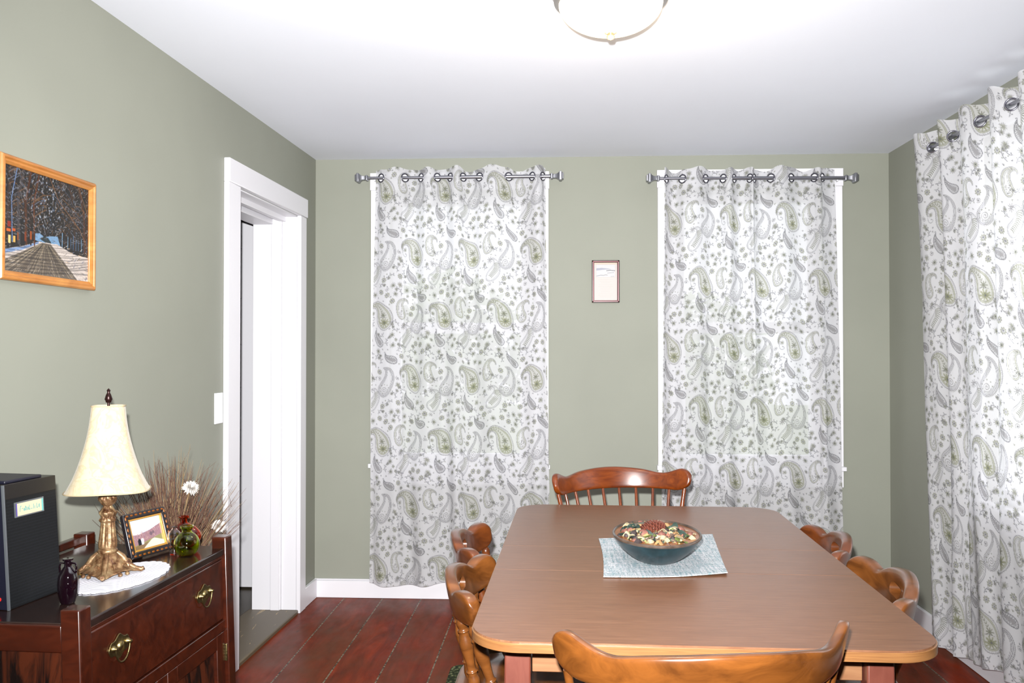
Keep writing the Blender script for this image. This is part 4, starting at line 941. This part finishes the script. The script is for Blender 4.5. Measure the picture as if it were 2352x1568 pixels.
# ------------------------------------------------------------------ sideboard
UX = (math.atan2(-0.891 + 0.921, 2.289 - 1.627))      # its front runs almost parallel to the left wall
sb = empty('sideboard', (-.921, 1.627, 0), 0, 'dark mahogany sideboard with corner posts, a long drawer and two doors, left wall', 'sideboard', rot=(0, 0, -UX))
# local: x along depth (0 = front, negative = to the wall), y along the front away from the camera
SL = .663 + .040; DP = .435; ZT = .79
def cabT(z): return 0.0
for (px_, py_) in ((0, 0), (0, SL - .04), (-DP + .04, 0), (-DP + .04, SL - .04)):
    b = MB(); lean = 0.035
    b.loops([[(px_ - .04 + lean * (.8 - z), py_, z), (px_ + lean * (.8 - z), py_, z), (px_ + lean * (.8 - z), py_ + .04, z), (px_ - .04 + lean * (.8 - z), py_ + .04, z)] for z in (0.0, .82)])
    b.build('corner_post', M['cab'], sb, bevel=.003)
lx = lambda z: 0.035 * (.8 - z)
def slab(x0, y0, z0, x1, y1, z1):
    b = MB(); b.loops([[(x0 + lx(z), y0, z), (x1 + lx(z), y0, z), (x1 + lx(z), y1, z), (x0 + lx(z), y1, z)] for z in (z0, z1)]); return b
slab(-DP + .03, .012, ZT - .018, -.006, SL - .012, ZT).build('top_board', M['cabtop'], sb, bevel=.003)
slab(-DP + .045, .004, .735, -.04, .03, ZT - .002).build('end_rail', M['cab'], sb, bevel=.003)
slab(-DP + .045, SL - .03, .735, -.04, SL - .004, ZT - .002).build('end_rail', M['cab'], sb, bevel=.003)
slab(-DP + .045, .012, .10, -.04, .022, .735).build('end_panel', M['cabend'], sb); slab(-DP + .045, SL - .022, .10, -.04, SL - .012, .735).build('end_panel', M['cabend'], sb)
slab(-DP, .03, ZT, -DP + .02, SL - .03, ZT + .022).build('back_rail', M['cab'], sb, bevel=.003)
slab(-DP + .0, .03, .08, -DP + .012, SL - .03, ZT - .02).build('back_panel', M['cab'], sb)
slab(-.03, .04, .745 + .018, -.010, SL - .04, ZT - .018).build('front_rail', M['cab'], sb, bevel=.002)
dw = slab(-.03, .043, .603, -.010, SL - .043, .762).build('drawer', M['cab'], sb, bevel=.003)
slab(-.03, .04, .572, -.008, SL - .04, .600).build('front_rail', M['cab'], sb, bevel=.002); slab(-.03, .04, .08, -.008, SL - .04, .12).build('front_rail', M['cab'], sb, bevel=.002)
slab(-DP + .02, .03, .10, -.03, SL - .03, .115).build('bottom_board', M['cab'], sb)
mid = SL / 2
for d0, d1, hx in ((.043, mid - .002, 0), (mid + .002, SL - .043, 1)):
    d = slab(-.030, d0, .122, -.022, d1, .570).build('door', M['cab'], sb)
    for (y0, y1, z0, z1) in ((d0, d0 + .045, .122, .570), (d1 - .045, d1, .122, .570), (d0 + .045, d1 - .045, .122, .17), (d0 + .045, d1 - .045, .532, .570)):
        slab(-.022, y0, z0, -.010, y1, z1).build('door_frame', M['cab'], d, bevel=.002)
    slab(-.0225, d0 + .045, .17, -.0205, d1 - .045, .532).build('door_panel', M['cabend'], d)
    yh = d1 if hx else d0
    for zh in (.49, .2): slab(-.012, yh - .004 + (.003 if hx else 0), zh, -.004, yh + .004, zh + .045).build('hinge', M['brass'], d, bevel=.001)
def bail(yc, z):
    b = MB(); X0 = -.010 + lx(z); 
    out_ = []
    for i in range(60):
        t = 2 * PI * i / 60; r = .013 + .004 * math.cos(2 * t) ** 2
        x = .040 * math.cos(t); zz = .017 * math.sin(t) * (1 + .55 * bump_(x, 0, .012)) * (1 + .35 * bump_(abs(x), .031, .006)); out_.append((x, zz))
    b.prism(out_, 0, .003, Matrix.Translation((X0, yc, z)) @ Matrix(((0, 0, 1, 0), (1, 0, 0, 0), (0, 1, 0, 0), (0, 0, 0, 1))))
    o = b.build('drawer_handle', M['brass'], dw, bevel=.001)
    o2 = MB(); 
    for s_ in (-1, 1): o2.lathe([(0.0001, .0), (.007, .001), (.007, .004), (.004, .007), (.0035, .012), (.0001, .013)], 14, Matrix.Translation((X0 + .002, yc + s_ * .027, z + .002)) @ Matrix.Rotation(PI / 2, 4, 'Y'))
    o2.lathe([(.0001, 0), (.010, .001), (.009, .005), (.004, .008), (.0001, .009)], 18, Matrix.Translation((X0 + .002, yc, z + .001)) @ Matrix.Rotation(PI / 2, 4, 'Y')); o2.tube([(X0 + .010, yc + .027 * math.cos(t), z + .002 + .034 * math.sin(t) * (1 if math.sin(t) < 0 else 0)) for t in np.linspace(PI, 2 * PI, 26)], .0019, 8)
    o2.build('bail_pull', M['brass'], o, smooth=True)
bail(.150, .702); bail(.545, .700)

SBM = Matrix.Translation((-.921, 1.627, 0)) @ Matrix.Rotation(-UX, 4, 'Z')
ZS = ZT + .0006
# doily
b = MB(); n = 112; po = []
for i in range(n):
    t = 2 * PI * i / n; r = 1 + .035 * abs(math.sin(14 * t)); po.append((  .084 * r * math.cos(t), .142 * r * math.sin(t)))
b.prism(po, 0, .0025); do = b.build('doily', M['doily'], smooth=True); do.location = (-1.022, 1.985, ZS); do.rotation_euler = (0, 0, -.12); tag(do, 'white scalloped crochet doily under the table lamp', 'doily')

# table lamp
LX, LY = -1.064, 2.0; LZ = ZS + .0032
lp = empty('table_lamp', (LX, LY, LZ), .35, 'small table lamp with cream bell shade and ornate antique gold base', 'lamp')
b = MB()      # pierced foot: skirt with scrolled feet
foot = smoothprof([(.062, .004), (.060, .008), (.046, .016), (.036, .028), (.030, .040), (.024, .048), (.018, .052)], 5)
def fm(th, z):
    k = max(0, 1 - z / .05); return 1 + (.30 * abs(math.cos(2 * th)) ** 6 - .10 + .06 * math.cos(12 * th)) * k
rings = []; nn = 96
for (r, z) in foot: rings.append([(r * fm(2 * PI * i / nn, z) * math.cos(2 * PI * i / nn), r * fm(2 * PI * i / nn, z) * math.sin(2 * PI * i / nn), z + .010 * (1 - abs(math.cos(2 * 2 * PI * i / nn)) ** 3) * max(0, 1 - z / .02)) for i in range(nn)])
b.loops(rings)
for k in range(4):
    a = k * PI / 2; ca, sa = math.cos(a), math.sin(a)
    b.tube([(.02 * ca, .02 * sa, .050), (.032 * ca, .032 * sa, .040), (.044 * ca, .044 * sa, .022), (.060 * ca, .060 * sa, .010), (.074 * ca, .074 * sa, .006), (.080 * ca, .080 * sa, .009)], [.006, .007, .007, .006, .006, .005], 8)
    for s_ in (-1, 1):
        aa = a + s_ * .42; b.tube([(.045 * math.cos(aa) + .008 * math.cos(t) * math.cos(aa), .045 * math.sin(aa) + .008 * math.cos(t) * math.sin(aa), .020 + .008 * math.sin(t)) for t in np.linspace(0, 5, 12)], .0028, 6)
        aa = a + s_ * .62; b.lathe([(.0001, -.005), (.005, -.002), (.005, .003), (.0001, .006)], 8, Matrix.Translation((.058 * math.cos(aa), .058 * math.sin(aa), .006)))
b.build('foot', M['bronze'], lp, smooth=True)
b = MB(); b.lathe(smoothprof([(.016, .048), (.0215, .052), (.0215, .058), (.0185, .061), (.0205, .066), (.0165, .10), (.0145, .125)], 4), 64, None, lambda th, z: 1 + (.07 * math.cos(12 * th) if .066 < z < .128 else 0)); b.build('fluted_stem', M['bronze'], lp, smooth=True)
b = MB(); b.lathe(smoothprof([(.0145, .122), (.018, .128), (.0155, .136), (.0195, .146), (.015, .152), (.011, .158), (.010, .162), (.014, .166), (.0195, .176), (.0195, .184), (.013, .195), (.006, .199)], 5), 64, None, lambda th, z: 1 + .06 * math.cos(7 * th + z * 260) + .03 * math.cos(17 * th)); b.build('carved_knop', M['bronze'], lp, smooth=True)
b = MB(); b.tube([(0, 0, .195), (0, 0, .41)], .003, 8); b.lathe([(.0001, .405), (.006, .406), (.007, .410), (.009, .414), (.006, .424), (.003, .430), (.0045, .435), (.0001, .440)], 16); b.build('harp_and_finial', M['finial'], lp, smooth=True)
def shade_ring(r, z, n=72):
    o = []
    for i in range(n):
        t = 2 * PI * i / n; ca, sa = math.cos(t), math.sin(t); ex = 2 / 3.3; o.append((r * math.copysign(abs(ca) ** ex, ca) * .98, r * math.copysign(abs(sa) ** ex, sa) * .80, z))
    return o
sp_ = smoothprof([(.094, .197), (.088, .206), (.074, .235), (.060, .275), (.048, .32), (.041, .36), (.037, .399)], 6)
b = MB(); b.loops([shade_ring(r, z) for r, z in sp_] + [shade_ring(r - .0015, z) for r, z in reversed(sp_)], cap=False)
n_ = 72; k_ = len(sp_) * 2 - 1
b.f += [(i, (i + 1) % n_, k_ * n_ + (i + 1) % n_, k_ * n_ + i) for i in range(n_)]
sh = b.build('lamp_shade', M['shade'], lp, smooth=True)
for r, z in ((.0945, .198), (.0375, .398)): b = MB(); b.tube([p for p in shade_ring(r, z)], .0016, 6, closed=True); b.build('piping', M['piping'], sh, smooth=True)
b = MB(); b.tube([(r * .98 * .84, r * .80 * .84, z) for r, z in sp_], .0011, 6); b.build('piping', M['piping'], sh, smooth=True)
b = MB(); b.tube([(-1.115, 1.985, ZS + .006), (-1.14, 1.985, ZS + .005), (-1.19, 2.0, ZS + .004), (-1.26, 2.04, ZS + .004), (-1.33, 2.10, ZS + .004)], .0022, 6); cdo = b.build('power_cord', mat('gold_cord', srgb('#b08a3c'), .4), smooth=True); tag(cdo, 'thin gold lamp cord running back over the sideboard top', 'cord')

# document box
bx = empty('document_box', (-1.119, 1.716, ZS), -.14, 'tall black textured document box with a small label, left end of the sideboard', 'box')
b = MB(); b.box(-.205, 0, 0, 0, .152, .252); b.build('box_body', M['box'], bx, bevel=.002)
b = MB(); b.box(-.205, .001, .224, .0008, .151, .2555); b.build('top_band', M['blackstrip'], bx, bevel=.001)
b = MB(); b.box(-.17, .012, .2555, -.006, .118, .262); b.build('lid', M['navy'], bx, bevel=.002)
b = MB(); b.box(-.003, -.002, 0, .0012, .0025, .255); b.build('edge_strip', M['silver'], bx)
b = MB(); b.box(-.205, -.0012, .001, -.003, 0, .254); b.build('side_sheet', M['navy'], bx)
lc = Canvas(90, 30, .5, lin3('#e6d8b8')); lc.fill([(0, 0), (4, 0), (4, 30), (0, 30)], lin3('#6a5cae')); lc.fill([(84, 0), (90, 0), (90, 30), (84, 30)], lin3('#7fc8c0'))
x = 12
for ch in ([(0, 20), (2, 8), (5, 8)], [(1, 14), (4, 14)], [(0, 18), (2, 14), (4, 18), (2, 20), (0, 18)], [(0, 20), (0, 10), (3, 14), (3, 20)], [(0, 20), (2, 13), (4, 20)], [(0, 9), (0, 20), (3, 19)], [(0, 19), (3, 19)], [(2, 9), (2, 20)], [(0, 14), (0, 20)], [(0, 9), (0, 20), (3, 19)], [(0, 14), (3, 12), (3, 17), (0, 17), (3, 20)]):
    lc.stroke([(x + a_, b_) for a_, b_ in ch], 1.7, lin3('#3cb4b4')); x += 6.2
lb = empty('label_stub'); bpy.data.objects.remove(lb)
lc.a = lc.a * .55
picture('label', lc, .078, .026, .0009, M['paper'], bx, lambda u, v: (.0022, .030 + u, .186 + v))
b = MB(); b.box(.0002, .027, .1835, .0014, .111, .215); b.build('label_holder', M['silver'], bx)
b = MB(); b.lathe([(.0001, 0), (.004, .0003), (.004, .0012), (.0001, .002)], 12, Matrix.Translation((-.020, -.0012, .022)) @ Matrix.Rotation(PI / 2, 4, 'X')); b.build('red_dot', mat('red_led', srgb('#e0201a'), .4), bx)  # small red indicator light, given by plain red colour without glow

for o in bx.children:       # the box leans a little towards the wall
    for v_ in o.data.vertices: v_.co.x -= .068 * v_.co.z
# glass bottles
def vessel(name, prof, loc, m, label, cat, sx=1, sy=1, rz=0, wall=.0022):
    b = MB(); P = smoothprof(prof, 6)
    if wall: inn = [(max(r - wall, .0001), max(z, wall)) for r, z in reversed(P)]; inn[-1] = (.0001, wall); b.lathe([(.0001, 0)] + P + inn, 48)
    else: b.lathe([(.0001, 0)] + P + [(.0001, P[-1][1] - .001)], 48)
    o = b.build(name, m, smooth=True); o.location = loc; o.scale = (sx, sy, 1); o.rotation_euler = (0, 0, rz); return tag(o, label, cat)
vessel('green_bottle', [(.014, 0), (.024, .006), (.0315, .022), (.0315, .038), (.024, .052), (.014, .060), (.0125, .066), (.017, .074), (.0175, .077)], (-.962, 2.205, ZS), M['green'], 'round olive green glass bud vase on the right end of the sideboard', 'vase')
vessel('red_bottle', [(.016, 0), (.030, .006), (.044, .028), (.044, .046), (.030, .066), (.014, .076), (.010, .082), (.010, .092), (.014, .096), (.014, .102)], (-1.006, 2.288, ZS), M['amber'], 'round amber red glass bottle just behind the green bud vase', 'bottle', 1.0, .58, .2).scale[2] = .86
vessel('clear_bottle', [(.014, 0), (.016, .03), (.020, .045), (.023, .055), (.020, .070), (.010, .080), (.008, .086), (.011, .090)], (-1.000, 2.216, ZS), M['glassclear'], 'small clear glass bottle beside the green bud vase', 'bottle', .8, .8).scale[2] = .8
pb = vessel('purple_bottle', [(.013, 0), (.015, .004), (.0195, .022), (.0205, .042), (.018, .060), (.010, .074), (.0075, .078), (.0075, .088), (.0105, .090), (.0105, .094)], (-1.030, 1.775, ZS), M['purple'], 'dark purple flask bottle with two small handles, on the sideboard beside the black box', 'bottle', 1, 1, 0, 0)
b = MB()
for s_ in (-1, 1): b.tube([(s_ * .008, 0, .084), (s_ * .016, 0, .084), (s_ * .0185, 0, .076), (s_ * .0175, 0, .066), (s_ * .015, 0, .062)], .0024, 8)
b.build('handle', M['purple'], pb, smooth=True)

# photo frame standing on the sideboard
PW, PHh = .142, .115
pr0 = Vector((-1.078, 2.130, ZS + .0022)); fyaw = math.radians(66)
sf = empty('photo_frame', pr0, 0, 'black and gold standing photo frame with a barn landscape, beside the lamp', 'photo frame', rot=(math.radians(-17), 0, math.radians(71)))
def ring_frame(w, h, f0, f1, y0, y1):
    b = frame4(f0, w - f0, f0, h - f0, f1 - f0, -y1, -y0); return b
ring_frame(PW, PHh, 0, .016, 0, .012).build('frame_moulding', mat('black_gold_frame', srgb('#191518'), .3), sf, bevel=.003)
ring_frame(PW, PHh, .013, .020, .002, .010).build('gold_liner', mat('gold_liner', srgb('#b0823c'), .35, .5), sf, bevel=.001)
gm = mat('gold_leaf_mark', srgb('#7a4412'), .35, .4)
b = MB()
for i in range(9):
    for (px_, pz_) in ((.012 + i * .0148, .006), (.012 + i * .0148, PHh - .006)): b.lathe([(.0001, 0), (.0034, .001), (.002, .002), (.0001, .0022)], 8, Matrix.Translation((px_, -.0118, pz_)) @ Matrix.Rotation(PI / 2, 4, 'X') @ Matrix.Diagonal((1.5, .8, 1, 1)))
for i in range(7):
    for px_ in (.006, PW - .006): b.lathe([(.0001, 0), (.0034, .001), (.002, .002), (.0001, .0022)], 8, Matrix.Translation((px_, -.0118, .016 + i * .0145)) @ Matrix.Rotation(PI / 2, 4, 'X') @ Matrix.Diagonal((.8, 1.5, 1, 1)))
b.build('gold_ornament', gm, sf)
gw, gh = (PW - .038) * 1000, (PHh - .038) * 1000
gc = Canvas(gw, gh, .5, lin3('#dfeaf4')); R_ = random.Random(9)
gc.fill([(0, 0), (gw, 0), (gw, gh * .12), (0, gh * .34)], lin3('#b9d8ee'), .6)
gc.fill([(0, gh * .48), (gw * .25, gh * .50), (gw * .6, gh * .42), (gw, gh * .26), (gw, gh), (0, gh)], lin3('#94707a'))
for i in range(260):
    x = R_.uniform(0, gw); y = R_.uniform(gh * (.52 - .24 * x / gw), gh * .78); gc.stroke([(x, y), (x + R_.uniform(-3, 3), y - R_.uniform(2, 7))], R_.uniform(.4, 1.3), lin3(R_.choice(['#b08c8c', '#7a5a66', '#c9a6a0', '#6a5a70', '#8a6a60', '#a98a80'])), .8)
gc.disc(gw * .62, gh * .55, 5, lin3('#4a4250'), .7); gc.disc(gw * .70, gh * .52, 4, lin3('#453e4a'), .6)
gc.fill([(0, gh * .86), (gw * .3, gh * .80), (gw, gh * .62), (gw, gh), (0, gh)], lin3('#8a8458')); gc.fill([(gw * .28, gh), (gw * .62, gh * .74), (gw * .70, gh * .72), (gw, gh * .86), (gw, gh)], lin3('#cfc8ba')); gc.fill([(0, gh), (0, gh * .88), (gw * .5, gh * .80), (gw * .3, gh)], lin3('#7a6248'))
gc.fill([(gw * .17, gh * .86), (gw * .17, gh * .70), (gw * .22, gh * .62), (gw * .27, gh * .70), (gw * .27, gh * .85)], lin3('#1c1c26')); gc.fill([(gw * .27, gh * .70), (gw * .30, gh * .63), (gw * .36, gh * .68), (gw * .34, gh * .84), (gw * .27, gh * .85)], lin3('#e6e2e8'))
gc.a = gc.a * .62
picture('print_sheet', gc, gw / 1000, gh / 1000, .0011, M['print'], sf, lambda u, v: (.019 + u, -.005, .019 + v))
b = MB(); b.box(.003, 0, .003, PW - .003, .003, PHh - .003); b.build('backing', mat('black_card', srgb('#15171c'), .6), sf)
b = MB(); b.loops([[(PW / 2 - .018, .003, .085), (PW / 2 + .018, .003, .085), (PW / 2 + .018, .006, .085), (PW / 2 - .018, .006, .085)], [(PW / 2 - .024, .052, .014), (PW / 2 + .024, .052, .014), (PW / 2 + .024, .055, .014), (PW / 2 - .024, .055, .014)]]); b.build('easel_strut', mat('black_card_strut', srgb('#15171c'), .6), sf)

# dried arrangement in a floor vase behind the sideboard
VX, VY = -1.17, 2.57
vessel('floor_vase', [(.06, 0), (.075, .05), (.085, .25), (.07, .45), (.045, .56), (.055, .62)], (VX, VY, 0.001), M['stoneware'], 'brown stoneware floor vase between the sideboard and the doorway', 'vase', wall=.004)
tw = empty('dried_arrangement', (VX, VY, .60), 0, 'spray of dry brown twigs and white straw flowers behind the photo frame', 'dried flowers')
R_ = random.Random(21); b = MB(); b2 = MB()
for i in range(640):
    a = R_.uniform(0, 2 * PI); sp0 = R_.uniform(.02, 1) ** .7; top_h = R_.uniform(.22, .46) * (1 - .32 * sp0); dx, dy = math.cos(a) * sp0, math.sin(a) * sp0
    P = [Vector((0.02 * math.cos(a), .02 * math.sin(a), -.1))]; wx, wy = R_.uniform(-.035, .035), R_.uniform(-.035, .035)
    for k in range(1, 8):
        t = k / 7; bend = sp0 * (.10 * t + .11 * t * t); x = max(dx * (.10 * t + .12 * t * t), -.16); P.append(Vector((x + wx * math.sin(t * 5) , dy * (.04 * t + .20 * t * t) * .9 + wy * math.sin(t * 4), -.1 + (top_h + .1) * t)))
    (b if i % 4 else b2).tube(P, [.0014, .0014, .0013, .0012, .001, .0008, .0006, .0003], 4, cap=False)
    if i % 2 == 0:
        for _ in range(2):
            k = R_.randint(3, 6); p = P[k]; q_ = p + Vector((max(R_.uniform(-.05, .06), -.17 - p.x), R_.uniform(-.05, .05), R_.uniform(.03, .09))); b.tube([p, (p + q_) / 2 + Vector((0, 0, .006)), q_], [.0007, .0005, .0003], 4, cap=False)
tg = b.build('twigs', M['twig'], tw); tag(tg, kind='stuff'); tg2 = b2.build('straw_stalks', M['straw'], tw); tag(tg2, kind='stuff')
def straw_flower(x, y, z, tilt, rad):
    st = MB(); st.tube([(0, 0, -.08), (x * .3, y * .3, z * .45), (x, y, z)], [.0025, .003, .0035], 8); s_ = st.build('flower_stem', M['straw'], tw, smooth=True)
    f = MB(); T0 = Matrix.Translation((x, y, z)) @ Matrix.Rotation(tilt[0], 4, 'X') @ Matrix.Rotation(tilt[1], 4, 'Y')
    f.lathe([(.003, -.022), (.006, -.012), (.009, 0), (.0001, .004)], 12, T0)
    for k in range(150):
        a = k * 2.4; rr2 = rad * math.sqrt((k + 1) / 150); el = 1.35 - 1.5 * (rr2 / rad)
        d = Vector((math.cos(a) * math.cos(el), math.sin(a) * math.cos(el), math.sin(el))); ln = rad * R_.uniform(.7, .95); s2 = d.cross(Vector((0, 0, 1))); s2 = s2.normalized() if s2.length > .01 else Vector((1, 0, 0)); wv2 = .0030
        p0 = Vector((0, 0, 0)) + d * .003; p1 = d * ln * .6; p2 = d * ln + Vector((0, 0, -.002)); nrm = s2.cross(d).normalized() * .0004
        f.add([p0 - s2 * wv2 * .5, p0 + s2 * wv2 * .5, p1 - s2 * wv2, p1 + s2 * wv2, p2, p1 + nrm], [(0, 1, 3, 2), (2, 3, 4), (0, 5, 1), (2, 4, 5), (3, 5, 4)], T0)
    f.build('flower_head', M['petal'], tw)
straw_flower(.085, -.06, .315 , (.3, .6), .030); straw_flower(.135, .03, .185, (.4, .5), .027)

# ------------------------------------------------------------------ outside
b = MB(); b.box(-14, 5.2, -.55, 16, 30, -.5); lawn = b.build('lawn', M['grass']); tag(lawn, kind='structure'); lawn.name = 'ground_back'
b = MB(); b.box(2.4, -6, -.55, 16, 5.2, -.5); l2 = b.build('ground_side', M['grass']); tag(l2, kind='structure')
def tree(x, y, h, r, label, seed, n=1500):
    t = empty('tree', (x, y, -.5), 0, label, 'tree', 'trees outside the windows'); R2 = random.Random(seed)
    b = MB(); b.tube([(0, 0, 0), (.03, 0, h * .4), (0, .05, h * .8)], [.12, .09, .04], 10); b.build('trunk', M['trunk'], t, smooth=True)
    b = MB()
    for i in range(n):
        d = Vector((R2.gauss(0, 1), R2.gauss(0, 1), R2.gauss(0, 1))).normalized() * r * R2.random() ** .4; c = Vector((d.x, d.y, h * .62 + d.z * 1.1)); s_ = R2.uniform(.06, .13)
        u = Vector((R2.gauss(0, 1), R2.gauss(0, 1), R2.gauss(0, 1))).normalized(); v = u.orthogonal().normalized()
        b.add([c - u * s_, c + v * s_ * .5, c + u * s_, c - v * s_ * .5], [(0, 1, 2, 3)])
    b.build('foliage', M['leaf'], t)
tree(-1.25, 9.5, 2.6, 1.0, 'leafy green tree outside, seen faintly through the left back curtain', 1)
tree(1.6, 10.5, 2.4, 1.0, 'leafy green tree outside, seen faintly through the right back curtain', 2)
